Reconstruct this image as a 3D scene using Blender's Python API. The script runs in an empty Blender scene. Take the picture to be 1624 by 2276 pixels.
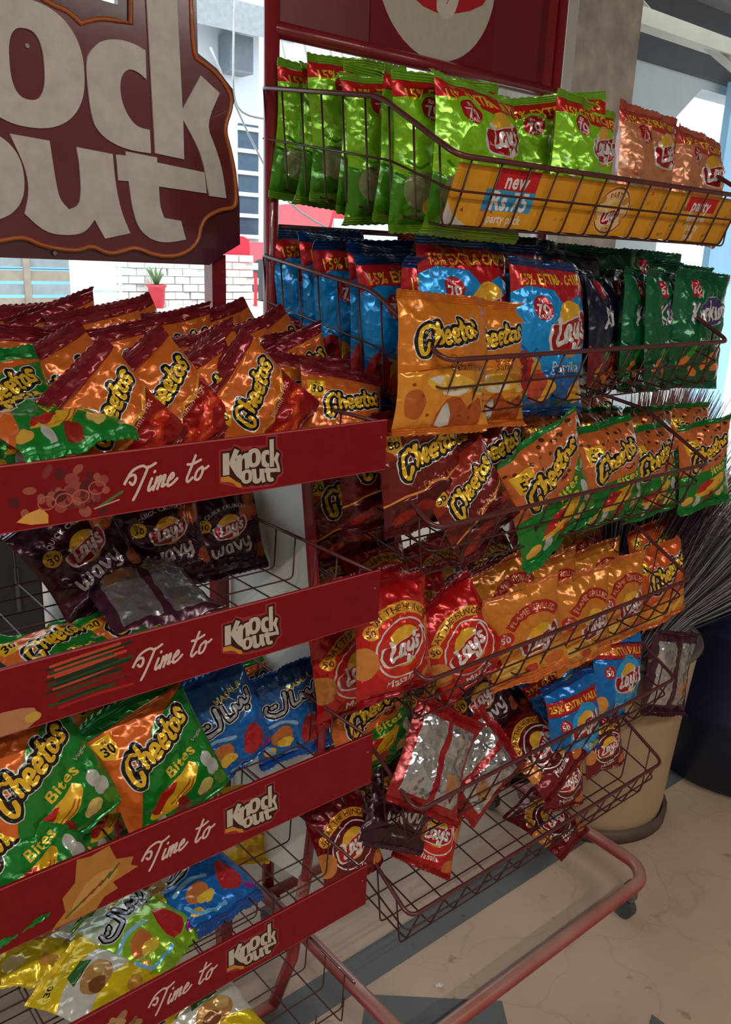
import bpy, bmesh, math, random
import numpy as np
from mathutils import Vector, Matrix, noise
from mathutils.geometry import delaunay_2d_cdt
random.seed(7)
sc = bpy.context.scene
COL = sc.collection
R = math.radians

# ------------------------------------------------------------------ camera
PITCH, ROLL, YAW, FPX = R(16.793), R(2.192), R(49.575), 1898.5
fw = Vector((math.cos(YAW)*math.cos(PITCH), math.sin(YAW)*math.cos(PITCH), -math.sin(PITCH)))
rt = Vector((math.sin(YAW), -math.cos(YAW), 0))
up = rt.cross(fw)
rt2 = rt*math.cos(ROLL) + up*math.sin(ROLL)
up2 = up*math.cos(ROLL) - rt*math.sin(ROLL)
cam = bpy.data.cameras.new('camera')
cam_o = bpy.data.objects.new('camera', cam)
COL.objects.link(cam_o)
cam.sensor_fit = 'VERTICAL'
cam.sensor_height = 36
cam.lens = 36*FPX/2276
cam.clip_start, cam.clip_end = .02, 200
cam_o.matrix_world = Matrix(((rt2.x, up2.x, -fw.x, 0), (rt2.y, up2.y, -fw.y, 0), (rt2.z, up2.z, -fw.z, 1.45), (0, 0, 0, 1)))
sc.camera = cam_o

# ------------------------------------------------------------------ world, sun, exposure
wd = bpy.data.worlds.new('world'); sc.world = wd; wd.use_nodes = True
bg = wd.node_tree.nodes['Background']
bg.inputs[0].default_value = (.80, .92, 1.0, 1)
bg.inputs[1].default_value = 1.7
sun = bpy.data.lights.new('sun', 'SUN'); sun.energy = 2.4; sun.angle = R(1); sun.color = (1, .96, .88)
sun_o = bpy.data.objects.new('sun', sun); COL.objects.link(sun_o)
sun_o.rotation_euler = (R(38), 0, R(-25))
sc.view_settings.view_transform = 'Standard'
sc.view_settings.look = 'None'
sc.view_settings.exposure = 0.15
FILL_E = 26   # watts of each added fill lamp, built at the end of the script
sc.view_settings.gamma = 1
sc.view_settings.use_curve_mapping = False

# ------------------------------------------------------------------ materials
def lin(c):
    return tuple(((v/255)/12.92 if v/255 <= .04045 else ((v/255+.055)/1.055)**2.4) for v in c)
MATS = {}
def mat(name, rgb, rough=.5, metal=0, var=.12, scale=12, bump=0, bscale=60, coat=0, dust=None, alpha=None, trans=0):
    """procedural principled material: noise-varied colour, optional bump and dust that lies on upward faces"""
    if name in MATS: return MATS[name]
    m = bpy.data.materials.new(name); m.use_nodes = True
    nt = m.node_tree; N = nt.nodes; L = nt.links
    b = N['Principled BSDF']
    tc = N.new('ShaderNodeTexCoord'); nz = N.new('ShaderNodeTexNoise')
    nz.inputs['Scale'].default_value = scale; nz.inputs['Detail'].default_value = 6
    L.new(tc.outputs['Object'], nz.inputs['Vector'])
    rp = N.new('ShaderNodeValToRGB')
    c = lin(rgb)
    rp.color_ramp.elements[0].position = .3; rp.color_ramp.elements[1].position = .7
    rp.color_ramp.elements[0].color = (*[v*(1-var) for v in c], 1)
    rp.color_ramp.elements[1].color = (*[min(1, v*(1+var)) for v in c], 1)
    L.new(nz.outputs['Fac'], rp.inputs['Fac'])
    out = rp.outputs['Color']
    if dust:
        geo = N.new('ShaderNodeNewGeometry'); sep = N.new('ShaderNodeSeparateXYZ')
        L.new(geo.outputs['Normal'], sep.inputs[0])
        mul = N.new('ShaderNodeMath'); mul.operation = 'MULTIPLY'; mul.use_clamp = True
        nz2 = N.new('ShaderNodeTexNoise'); nz2.inputs['Scale'].default_value = 9
        L.new(tc.outputs['Object'], nz2.inputs['Vector'])
        ad = N.new('ShaderNodeMath'); ad.operation = 'MULTIPLY'; ad.inputs[1].default_value = 1.1
        L.new(nz2.outputs['Fac'], ad.inputs[0])
        L.new(sep.outputs['Z'], mul.inputs[0]); L.new(ad.outputs[0], mul.inputs[1])
        mx = N.new('ShaderNodeMixRGB'); L.new(mul.outputs[0], mx.inputs[0])
        L.new(out, mx.inputs[1]); mx.inputs[2].default_value = (*lin(dust), 1)
        out = mx.outputs[0]
    L.new(out, b.inputs['Base Color'])
    b.inputs['Roughness'].default_value = rough
    b.inputs['Metallic'].default_value = metal
    b.inputs['Coat Weight'].default_value = coat
    b.inputs['Transmission Weight'].default_value = trans
    if bump:
        bn = N.new('ShaderNodeTexNoise'); bn.inputs['Scale'].default_value = bscale; bn.inputs['Detail'].default_value = 5
        L.new(tc.outputs['Object'], bn.inputs['Vector'])
        bp = N.new('ShaderNodeBump'); bp.inputs['Strength'].default_value = bump; bp.inputs['Distance'].default_value = .01
        L.new(bn.outputs['Fac'], bp.inputs['Height']); L.new(bp.outputs[0], b.inputs['Normal'])
    MATS[name] = m
    return m
def printed(name, rough, metal, coat, bump, spec=.5):
    """flat print: the ink colour of every face is stored in the mesh attribute 'ink'"""
    m = bpy.data.materials.new(name); m.use_nodes = True
    nt = m.node_tree; N = nt.nodes; L = nt.links; b = N['Principled BSDF']
    at = N.new('ShaderNodeAttribute'); at.attribute_name = 'ink'
    tc = N.new('ShaderNodeTexCoord')
    nz = N.new('ShaderNodeTexNoise'); nz.inputs['Scale'].default_value = 90; nz.inputs['Detail'].default_value = 3
    L.new(tc.outputs['Object'], nz.inputs['Vector'])
    mr = N.new('ShaderNodeMapRange'); mr.inputs[3].default_value = .86; mr.inputs[4].default_value = 1.1
    L.new(nz.outputs['Fac'], mr.inputs[0])
    mx = N.new('ShaderNodeVectorMath'); mx.operation = 'SCALE'
    L.new(at.outputs['Color'], mx.inputs[0]); L.new(mr.outputs[0], mx.inputs['Scale'])
    L.new(mx.outputs[0], b.inputs['Base Color'])
    b.inputs['Roughness'].default_value = rough; b.inputs['Metallic'].default_value = metal
    b.inputs['Specular IOR Level'].default_value = spec
    b.inputs['Coat Weight'].default_value = coat; b.inputs['Coat Roughness'].default_value = .12
    if bump:
        vo = N.new('ShaderNodeTexVoronoi'); vo.feature = 'F1'; vo.inputs['Scale'].default_value = 55
        n3 = N.new('ShaderNodeTexNoise'); n3.inputs['Scale'].default_value = 30; n3.inputs['Detail'].default_value = 2
        L.new(tc.outputs['Object'], n3.inputs['Vector'])
        va = N.new('ShaderNodeVectorMath'); va.operation = 'MULTIPLY_ADD'
        va.inputs[1].default_value = (.03, .03, .03)
        L.new(n3.outputs['Color'], va.inputs[0]); L.new(tc.outputs['Object'], va.inputs[2])
        L.new(va.outputs[0], vo.inputs['Vector'])
        bp = N.new('ShaderNodeBump'); bp.inputs['Strength'].default_value = bump; bp.inputs['Distance'].default_value = .004
        L.new(vo.outputs['Distance'], bp.inputs['Height']); L.new(bp.outputs[0], b.inputs['Normal'])
    return m
FILM = printed('printed_film', .25, .32, .25, .42)
FOIL = printed('silver_foil', .22, .9, 0, .8)
PAINTED = printed('printed_board', .45, 0, 0, 0, .2)

# ------------------------------------------------------------------ helpers
def link(name, me, parent=None, loc=None):
    o = bpy.data.objects.new(name, me); COL.objects.link(o)
    if parent: o.parent = parent
    if loc: o.location = loc
    return o
def tag(o, label, cat, group=None):
    o['label'] = label; o['category'] = cat
    if group: o['group'] = group
    return o
def thing(name, label, cat, loc=(0, 0, 0), rz=0, group=None):
    o = link(name, None, None, loc); o.rotation_euler = (0, 0, rz)
    return tag(o, label, cat, group)
def mesh(name, v, f, m, smooth=False):
    me = bpy.data.meshes.new(name); me.from_pydata([tuple(p) for p in v], [], f)
    for x in (m if isinstance(m, (list, tuple)) else [m]): me.materials.append(x)
    if smooth: me.polygons.foreach_set('use_smooth', [True]*len(me.polygons))
    me.update(); return me
class MB:
    """collects simple solids into one mesh"""
    def __init__(s): s.v, s.f = [], []
    def add(s, v, f):
        n = len(s.v); s.v += [tuple(p) for p in v]; s.f += [tuple(i+n for i in q) for q in f]; return s
    def box(s, a, b):
        x0, y0, z0 = a; x1, y1, z1 = b
        return s.add([(x0,y0,z0),(x1,y0,z0),(x1,y1,z0),(x0,y1,z0),(x0,y0,z1),(x1,y0,z1),(x1,y1,z1),(x0,y1,z1)],
                     [(3,2,1,0),(4,5,6,7),(0,1,5,4),(1,2,6,5),(2,3,7,6),(3,0,4,7)])
    def tube(s, pts, r, n=6, closed=False, caps=True):
        P = [Vector(p) for p in pts]; k = len(P); rr = r if isinstance(r, (list, tuple)) else [r]*k
        T = []
        for i in range(k):
            a = P[i-1] if (i or closed) else P[i]; b = P[(i+1) % k] if (i < k-1 or closed) else P[i]
            T.append((b-a).normalized() if (b-a).length > 1e-9 else Vector((0, 0, 1)))
        ref = Vector((0, 0, 1)) if abs(T[0].z) < .9 else Vector((1, 0, 0))
        u = T[0].cross(ref).normalized(); V = []
        for i in range(k):
            u = (u - T[i]*u.dot(T[i]));
            u = u.normalized() if u.length > 1e-6 else T[i].orthogonal().normalized()
            w = T[i].cross(u)
            V += [P[i] + (u*math.cos(2*math.pi*j/n) + w*math.sin(2*math.pi*j/n))*rr[i] for j in range(n)]
        F = []
        for i in range(k if closed else k-1):
            a, b = i*n, ((i+1) % k)*n
            F += [(a+j, a+(j+1) % n, b+(j+1) % n, b+j) for j in range(n)]
        if caps and not closed: F += [tuple(range(n))[::-1], tuple((k-1)*n+j for j in range(n))]
        return s.add(V, F)
    def lathe(s, prof, n=24, c=(0, 0, 0)):
        V = []; F = []
        for r, z in prof: V += [(c[0]+r*math.cos(2*math.pi*j/n), c[1]+r*math.sin(2*math.pi*j/n), c[2]+z) for j in range(n)]
        for i in range(len(prof)-1):
            F += [(i*n+j, i*n+(j+1) % n, (i+1)*n+(j+1) % n, (i+1)*n+j) for j in range(n)]
        return s.add(V, F)
    def prism(s, pts, d0, d1, axis='y'):
        """polygon in (x,z) extruded along y from d0 to d1"""
        n = len(pts)
        g = (lambda p, d: (p[0], d, p[1])) if axis == 'y' else ((lambda p, d: (p[0], p[1], d)) if axis == 'z' else (lambda p, d: (d, p[0], p[1])))
        V = [g(p, d0) for p in pts] + [g(p, d1) for p in pts]
        F = [tuple(range(n)), tuple(range(n, 2*n))[::-1]] + [(i, n+i, n+(i+1) % n, (i+1) % n) for i in range(n)]
        return s.add(V, F)
    def me(s, name, m, smooth=False): return mesh(name, s.v, s.f, m, smooth)
    def obj(s, name, m, parent=None, smooth=False): return link(name, s.me(name, m, smooth), parent)
def fillet(pts, r, k=4, closed=False):
    P = [Vector(p) for p in pts]; out = []; n = len(P)
    for i in range(n):
        if not closed and i in (0, n-1): out.append(P[i]); continue
        a, b, c = P[i-1], P[i], P[(i+1) % n]
        d = min(r, (a-b).length*.45, (c-b).length*.45)
        p, q = b+(a-b).normalized()*d, b+(c-b).normalized()*d
        for t in range(k+1):
            s = t/k; out.append(p*(1-s)**2 + b*2*s*(1-s) + q*s*s)
    return out
def smooth_path(pts, k=5, closed=False):
    P = [np.array(p, float) for p in pts]; n = len(P); out = []
    for i in range(n if closed else n-1):
        p0, p1, p2, p3 = [P[j % n] if closed else P[min(max(j, 0), n-1)] for j in (i-1, i, i+1, i+2)]
        for t in range(k):
            s = t/k
            out.append(.5*((2*p1)+(p2-p0)*s+(2*p0-5*p1+4*p2-p3)*s*s+(3*p1-p0-3*p2+p3)*s**3))
    if not closed: out.append(P[-1])
    return out
def ribbon(pts, r, k=4, closed=False):
    """outline polygons of a stroked path"""
    q = np.array(smooth_path(pts, k, closed)); n = len(q)
    if closed:
        t = np.roll(q, -1, 0)-np.roll(q, 1, 0)
    else:
        t = np.gradient(q, axis=0)
    t /= np.maximum(np.linalg.norm(t, axis=1), 1e-9)[:, None]
    nn = np.stack([-t[:, 1], t[:, 0]], 1)
    if closed: return [q+nn*r, (q-nn*r)[::-1]]
    a0 = math.atan2(nn[-1, 1], nn[-1, 0]); a1 = math.atan2(-nn[0, 1], -nn[0, 0])
    cap0 = [q[-1]+r*np.array((math.cos(a0-math.pi*i/5), math.sin(a0-math.pi*i/5))) for i in range(1, 5)]
    cap1 = [q[0]+r*np.array((math.cos(a1-math.pi*i/5), math.sin(a1-math.pi*i/5))) for i in range(1, 5)]
    return [np.concatenate([q+nn*r, cap0, (q-nn*r)[::-1], cap1])]
_TXT = {}
def text_edges(s, bold=.0):
    """outline of a text as an edge soup, cap height about 1, starting at x = 0"""
    if (s, bold) in _TXT: return _TXT[s, bold]
    cu = bpy.data.curves.new('text', 'FONT'); cu.body = s; cu.size = 1.43; cu.offset = bold; cu.resolution_u = 2
    cu.space_character = 1 + bold*2
    o = bpy.data.objects.new('text', cu)
    me = bpy.data.meshes.new_from_object(o)
    v = np.zeros(len(me.vertices)*3); me.vertices.foreach_get('co', v); v = v.reshape(-1, 3)[:, :2]
    cnt = {}
    for p in me.polygons:
        for e in p.edge_keys: cnt[e] = cnt.get(e, 0)+1
    E = np.array([e for e, c in cnt.items() if c == 1], int).reshape(-1, 2)
    bpy.data.objects.remove(o); bpy.data.curves.remove(cu); bpy.data.meshes.remove(me)
    _TXT[s, bold] = (v, E, v[:, 0].max() if len(v) else 0); return _TXT[s, bold]

# ------------------------------------------------------------------ lettering drawn as strokes (x-height 1)
def el(cx, cy, rx, ry, n=10): return [(cx+rx*math.cos(2*math.pi*i/n), cy+ry*math.sin(2*math.pi*i/n)) for i in range(n)]
WORD = {
 'cheetos': [[(1.0,1.25),(.66,1.5),(.2,1.2),(.02,.5),(.1,-.35),(.38,-.62),(.62,-.3),(.66,.15)],
   [(1.25,1.62),(1.22,.85),(1.2,.08)], [(1.22,.6),(1.45,.95),(1.68,.78),(1.7,.12)],
   [(2.02,.52),(2.45,.6),(2.38,.98),(2.1,.98),(1.98,.5),(2.15,.08),(2.5,.2)],
   [(2.82,.6),(3.25,.68),(3.18,1.06),(2.9,1.06),(2.78,.58),(2.95,.16),(3.3,.28)],
   [(3.72,1.72),(3.68,.9),(3.72,.3),(3.98,.28)], [(3.45,1.15),(3.7,1.18),(4.0,1.26)],
   ('o', el(4.42,.78,.27,.38)),
   [(5.28,1.3),(5.08,1.48),(4.9,1.24),(5.06,.98),(5.26,.74),(5.16,.48),(4.9,.52)]],
 'lays': [[(.1,1.55),(.35,1.3),(.3,.7),(.16,.1),(.45,.05),(.85,.16)],
   [(1.4,.95),(1.1,.95),(.95,.5),(1.1,.12),(1.38,.35),(1.45,.9),(1.44,.3),(1.66,.12)],
   [(1.86,1.0),(1.84,.5),(2.05,.28),(2.3,.6),(2.38,1.02)], [(2.38,1.02),(2.36,.1),(2.14,-.5),(1.8,-.45),(1.9,-.15)],
   [(2.66,1.6),(2.62,1.3)],
   [(3.18,.98),(2.95,1.08),(2.84,.82),(3.06,.58),(3.1,.26),(2.86,.18),(2.7,.34)]],
 'wavy': [[(0,1),(.1,.2),(.4,.1),(.55,.5),(.58,.85),(.6,.4),(.78,.1),(1.05,.25),(1.15,1)],
   [(2.1,.9),(1.75,1.0),(1.5,.6),(1.65,.1),(2.0,.2),(2.1,.9),(2.12,.05)],
   [(2.45,1.0),(2.6,.5),(2.78,.08),(2.98,.55),(3.1,1.02)],
   [(3.4,1),(3.45,.4),(3.7,.2),(3.95,.5)], [(4.05,1.05),(4.0,.1),(3.75,-.4),(3.4,-.3)]],
 'kurkure': [[(.15,1.5),(.1,.8),(.02,.05)], [(.8,1.5),(.45,1.05),(.2,.8),(.5,.45),(.8,.0)],
   [(1.05,1),(1.02,.3),(1.25,.08),(1.5,.35),(1.55,1.0),(1.55,.1)],
   [(1.9,1.0),(1.88,.1)], [(1.9,.65),(2.1,.98),(2.3,.95)],
   [(2.6,1.6),(2.58,.8),(2.52,.05)], [(3.05,1.05),(2.8,.7),(2.62,.58),(2.85,.35),(3.1,.02)],
   [(3.4,1),(3.38,.3),(3.58,.08),(3.82,.35),(3.86,1.0),(3.86,.1)],
   [(4.2,1.0),(4.18,.1)], [(4.2,.65),(4.4,.98),(4.58,.95)],
   [(4.78,.52),(5.2,.58),(5.14,.98),(4.9,.98),(4.76,.5),(4.95,.08),(5.3,.2)]],
 'time to': [[(-.75,.95),(-.5,.75),(-.35,1.0),(-.5,1.4),(-.95,1.35),(-1.15,.85),(-.8,1.7),(-.1,1.95),(.4,1.75),(.95,1.95)],
   [(.42,1.8),(.25,1.0),(.02,.1),(-.15,-.35)],
   [(.95,.9),(.85,.3),(.95,.05),(1.2,.3)], [(1.03,1.32),(1.05,1.38)],
   [(1.35,.9),(1.28,.05)], [(1.32,.4),(1.6,.95),(1.66,.7),(1.58,.05)], [(1.62,.4),(1.92,.95),(2.0,.7),(1.9,.15),(2.15,.25)],
   [(2.3,.45),(2.68,.7),(2.55,.98),(2.32,.6),(2.4,.1),(2.75,.2),(3.05,.5)],
   [(4.15,1.9),(4.0,1.0),(3.88,.3),(4.05,.05),(4.35,.3)], [(3.65,1.35),(4.1,1.32),(4.7,1.5)],
   [(4.95,.95),(4.6,.7),(4.6,.15),(4.95,.1),(5.1,.6),(4.95,.95),(5.2,.75),(5.5,.9)]],
 'slanty': [[(5.2,1.3),(4.9,.8),(4.5,.7),(4.3,1.2),(4.1,.75),(3.8,.8),(3.6,1.2),(3.35,.7),(2.9,.6)],
   [(2.9,.6),(2.6,.7),(2.7,1.9)], [(2.2,2.0),(2.0,1.2),(1.75,.6),(1.2,.5),(.5,.6),(.1,1.0),(.3,1.5)],
   [(1.0,1.3),(1.05,1.36)], [(.7,1.25),(.75,1.3)], [(4.4,.2),(4.5,.2)]],
}
# the letters of the KNOCK OUT sign, outlined on the sign itself (sign units, y down)
def sq(cx, cy, rx, ry, p=2.4, n=28):
    return [(cx+rx*math.copysign(abs(math.cos(t))**(2/p), math.cos(t)), cy+ry*math.copysign(abs(math.sin(t))**(2/p), math.sin(t))) for t in [2*math.pi*i/n for i in range(n)]]
KO = {
 'k_cap': [[(-895,40),(-690,40),(-690,300),(-520,-60),(-370,15),(-505,255),(-250,640),(-265,720),(-320,850),(-480,720),(-690,370),(-690,660),(-895,660)]],
 'n': [[(-470,165),(-310,120),(-295,190),(-225,120),(-110,105),(-55,160),(-50,300),(-50,560),(-190,560),(-195,300),(-215,245),(-260,260),(-285,330),(-285,560),(-330,560),(-475,330)]],
 'o': [sq(103,278,232,276,2.3), sq(103,280,68,152,2.6)],
 'c': [[(607,125),(560,105),(500,97),(430,110),(380,150),(345,210),(342,300),(355,480),(385,540),(440,580),(520,605),(617,608),(615,495),(560,490),(520,450),(490,380),(485,300),(500,250),(530,222),(570,230),(607,258)]],
 'k': [[(618,-190),(760,-190),(776,372),(815,300),(870,195),(965,265),(893,430),(940,540),(975,650),(995,800),(905,795),(890,730),(880,640),(845,540),(778,425),(778,620),(637,605)]],
 'o_low': [sq(-130,785,190,205,2.3), sq(-130,785,58,110,2.6)],
 'u': [[(15,590),(172,602),(188,800),(200,870),(235,912),(275,895),(292,840),(292,700),(283,617),(440,632),(445,760),(465,900),(505,1012),(388,1045),(345,955),(300,1020),(230,1038),(130,1030),(50,945),(75,850),(70,740)]],
 't': [[(455,632),(500,632),(500,612),(645,625),(645,650),(880,675),(890,783),(650,768),(652,870),(672,925),(755,935),(778,1032),(680,1055),(600,1040),(545,985),(520,890),(508,755),(460,755)]],
}
def soft(pts, it=2, lim=55):
    """round the shallow corners of an outline, keep its sharp ones"""
    P = [Vector((*p, 0)) for p in pts]
    sharp = [False]*len(P)
    for i in range(len(P)):
        a, b = P[i]-P[i-1], P[(i+1) % len(P)]-P[i]
        sharp[i] = a.length > 1e-6 and b.length > 1e-6 and math.degrees(a.angle(b)) > lim
    for _ in range(it):
        Q = []; S = []
        for i in range(len(P)):
            if sharp[i]: Q.append(P[i]); S.append(True); continue
            Q += [P[i]*.75+P[i-1]*.25, P[i]*.75+P[(i+1) % len(P)]*.25]; S += [False, False]
        P, sharp = Q, S
    return [(p.x, p.y) for p in P]
KO_OUT = [(-960,-20),(-650,-30),(-640,-10),(-520,-140),(-330,-40),(-300,60),(-100,30),(-50,60),(0,10),(103,-60),(200,0),(290,20),(330,60),(420,15),(550,15),(558,-260),(830,-260),(838,110),(880,125),(960,170),(1030,260),(1030,330),(990,440),(1020,540),(1045,660),(1055,800),(1040,850),(970,860),(890,905),(860,960),(850,1030),(800,1090),(720,1125),(620,1120),(530,1080),(470,1105),(400,1122),(330,1080),(270,1110),(190,1105),(110,1090),(40,1050),(-60,1080),(-200,1080),(-330,980),(-420,1000),(-560,900),(-700,820),(-960,800)]
KO = {k: [soft(p) for p in v] for k, v in KO.items()}
KO_OUT = soft(KO_OUT, 2, 70)

# ------------------------------------------------------------------ flat art: layers of polygons, triangulated with the sheet they are printed on
class Art:
    def __init__(s, w, h, base): s.w, s.h, s.base, s.layers = w, h, lin(base), []
    def lay(s, polys, col, rule='nz'):
        V = []; E = []
        for p in polys:
            p = np.array(p, float); n = len(V); V += list(p); E += [(n+i, n+(i+1) % len(p)) for i in range(len(p))]
        s.soup(np.array(V), np.array(E, int), col, rule)
    def soup(s, V, E, col, rule='eo'):
        V = V.copy(); V[:, 0] = np.clip(V[:, 0], 0, s.w); V[:, 1] = np.clip(V[:, 1], 0, s.h)
        if len(E): s.layers.append((V, E, lin(col), rule))
    def rect(s, x0, y0, x1, y1, col): s.lay([[(x0,y0),(x1,y0),(x1,y1),(x0,y1)]], col)
    def poly(s, pts, col, k=0): s.lay([smooth_path(pts, k, True) if k else pts], col)
    def ell(s, cx, cy, rx, ry, col, rot=0, n=24):
        c, q = math.cos(R(rot)), math.sin(R(rot))
        s.lay([[(cx+x*c-y*q, cy+x*q+y*c) for x, y in el(0, 0, rx, ry, n)]], col)
    def stroke(s, pts, r, col, k=4): s.lay(ribbon(pts, r, k), col)
    def text(s, t, cx, cy, h, col, bold=.03, rot=0, arc=0, sx=1):
        V, E, w = text_edges(t, bold)
        if not len(E): return
        V = V.copy(); V[:, 0] = (V[:, 0]-w/2)*sx; V[:, 1] -= .5
        V = V*h
        if arc:
            a = V[:, 0]/arc; r = arc+V[:, 1]; V = np.stack([r*np.sin(a), r*np.cos(a)-arc], 1)
        c, q = math.cos(R(rot)), math.sin(R(rot))
        s.soup(np.stack([cx+V[:, 0]*c-V[:, 1]*q, cy+V[:, 0]*q+V[:, 1]*c], 1), E, col)
    def word(s, name, cx, cy, size, coats, rot=0, slant=0, closed_hole=None):
        """coats: (stroke radius, colour) painted in turn"""
        g = WORD[name]; P = [np.array(x[1] if isinstance(x, tuple) else x, float) for x in g]
        al = np.concatenate(P); c0 = (al.min(0)+al.max(0))/2; k = size/(al.max(0)[0]-al.min(0)[0])
        c, q = math.cos(R(rot)), math.sin(R(rot))
        for r, col in coats:
            for x, p in zip(g, P):
                z = (p-c0)*k; z[:, 0] += z[:, 1]*slant
                z = np.stack([cx+z[:, 0]*c-z[:, 1]*q, cy+z[:, 0]*q+z[:, 1]*c], 1)
                s.lay(ribbon(z, r*k, 4, isinstance(x, tuple)), col)
    def ko(s, cx, cy, size, white=(188,176,160)):
        k = size/1950
        T = lambda p: [(cx+(x-70)*k, cy-(y-450)*k) for x, y in p]
        s.lay([T([(-1010,-70),(-640,-80),(-520,-190),(-290,-80),(500,-40),(510,-310),(880,-310),(890,60),(1090,250),(1050,420),(1110,830),(1080,900),(930,960),(880,1090),(740,1180),(300,1170),(-80,1150),(-260,1130),(-450,1050),(-620,1000),(-1010,860)])], (150,45,50))
        s.lay([T(KO_OUT)], (58,24,22))
        s.lay([T([(-960,690),(-700,700),(-500,860),(-330,960),(-300,1080),(-430,1050),(-560,920),(-700,860),(-960,830)])], (190,130,40))
        for n, ps in KO.items():
            for i, p in enumerate(ps): s.lay([T(p)], white if i == 0 else (70,25,25))
    def triangulate(s, step):
        nx, ny = max(2, round(s.w/step)), max(2, round(s.h/step))
        G = [(s.w*i/nx, s.h*j/ny) for j in range(ny+1) for i in range(nx+1)]
        id_ = lambda i, j: j*(nx+1)+i
        E = [(id_(i, 0), id_(i+1, 0)) for i in range(nx)]+[(id_(i, ny), id_(i+1, ny)) for i in range(nx)]
        E += [(id_(0, j), id_(0, j+1)) for j in range(ny)]+[(id_(nx, j), id_(nx, j+1)) for j in range(ny)]
        V = [Vector(p) for p in G]
        for lv, le, _, _ in s.layers:
            n = len(V); V += [Vector(p) for p in lv]; E += [(a+n, b+n) for a, b in le if (lv[a] != lv[b]).any()]
        r = delaunay_2d_cdt(V, E, [], 0, 1e-4)
        P = np.array([tuple(p) for p in r[0]]); F = np.array(r[2], int)
        c = P[F].mean(1)
        d = P[F[:, 1]]-P[F[:, 0]]; e = P[F[:, 2]]-P[F[:, 0]]; ar = d[:, 0]*e[:, 1]-d[:, 1]*e[:, 0]
        F = np.where(ar[:, None] < 0, F[:, ::-1], F); F = F[np.abs(ar) > 1e-7]; c = P[F].mean(1)
        C = np.tile(np.array(s.base), (len(F), 1)); done = np.zeros(len(F), bool)
        for lv, le, col, rule in reversed(s.layers):
            lo, hi = lv.min(0), lv.max(0)
            ix = np.nonzero(~done & (c[:, 0] >= lo[0]) & (c[:, 0] <= hi[0]) & (c[:, 1] >= lo[1]) & (c[:, 1] <= hi[1]))[0]
            if not len(ix): continue
            a, b = lv[le[:, 0]], lv[le[:, 1]]; x, y = c[ix, 0][:, None], c[ix, 1][:, None]
            u = (a[:, 1] <= y) & (b[:, 1] > y); dn = (b[:, 1] <= y) & (a[:, 1] > y)
            dy = np.where(b[:, 1] == a[:, 1], 1, b[:, 1]-a[:, 1])
            hit = (a[:, 0]+(y-a[:, 1])/dy*(b[:, 0]-a[:, 0])) > x
            wn = (u & hit).sum(1)-(dn & hit).sum(1)
            ins = (wn != 0) if rule == 'nz' else ((u & hit).sum(1)+(dn & hit).sum(1)) % 2 == 1
            k = ix[ins]; C[k] = col; done[k] = True
        return P, F, C
def ink(me, C):
    at = me.attributes.new('ink', 'FLOAT_COLOR', 'FACE')
    at.data.foreach_set('color', np.concatenate([C, np.ones((len(C), 1))], 1).astype(np.float32).ravel())
def sheet(name, art, step, place, m=PAINTED, depth=None):
    """printed sheet; place(x, y, d) puts art coordinates in space, d = depth behind the face"""
    P, F, C = art.triangulate(step)
    V = [place(x, y, 0) for x, y in P]; F = [tuple(f) for f in F]; C = list(map(tuple, C))
    if depth:
        n = len(V); c4 = [(0, 0), (art.w, 0), (art.w, art.h), (0, art.h)]
        V += [place(x, y, 0) for x, y in c4]+[place(x, y, depth) for x, y in c4]
        q = [(n+7, n+6, n+5, n+4)]+[(n+i, n+4+i, n+4+(i+1) % 4, n+(i+1) % 4) for i in range(4)]
        F += q; C += [art.base]*5
    me = mesh(name, V, F, m); ink(me, np.array(C)); return me

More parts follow.
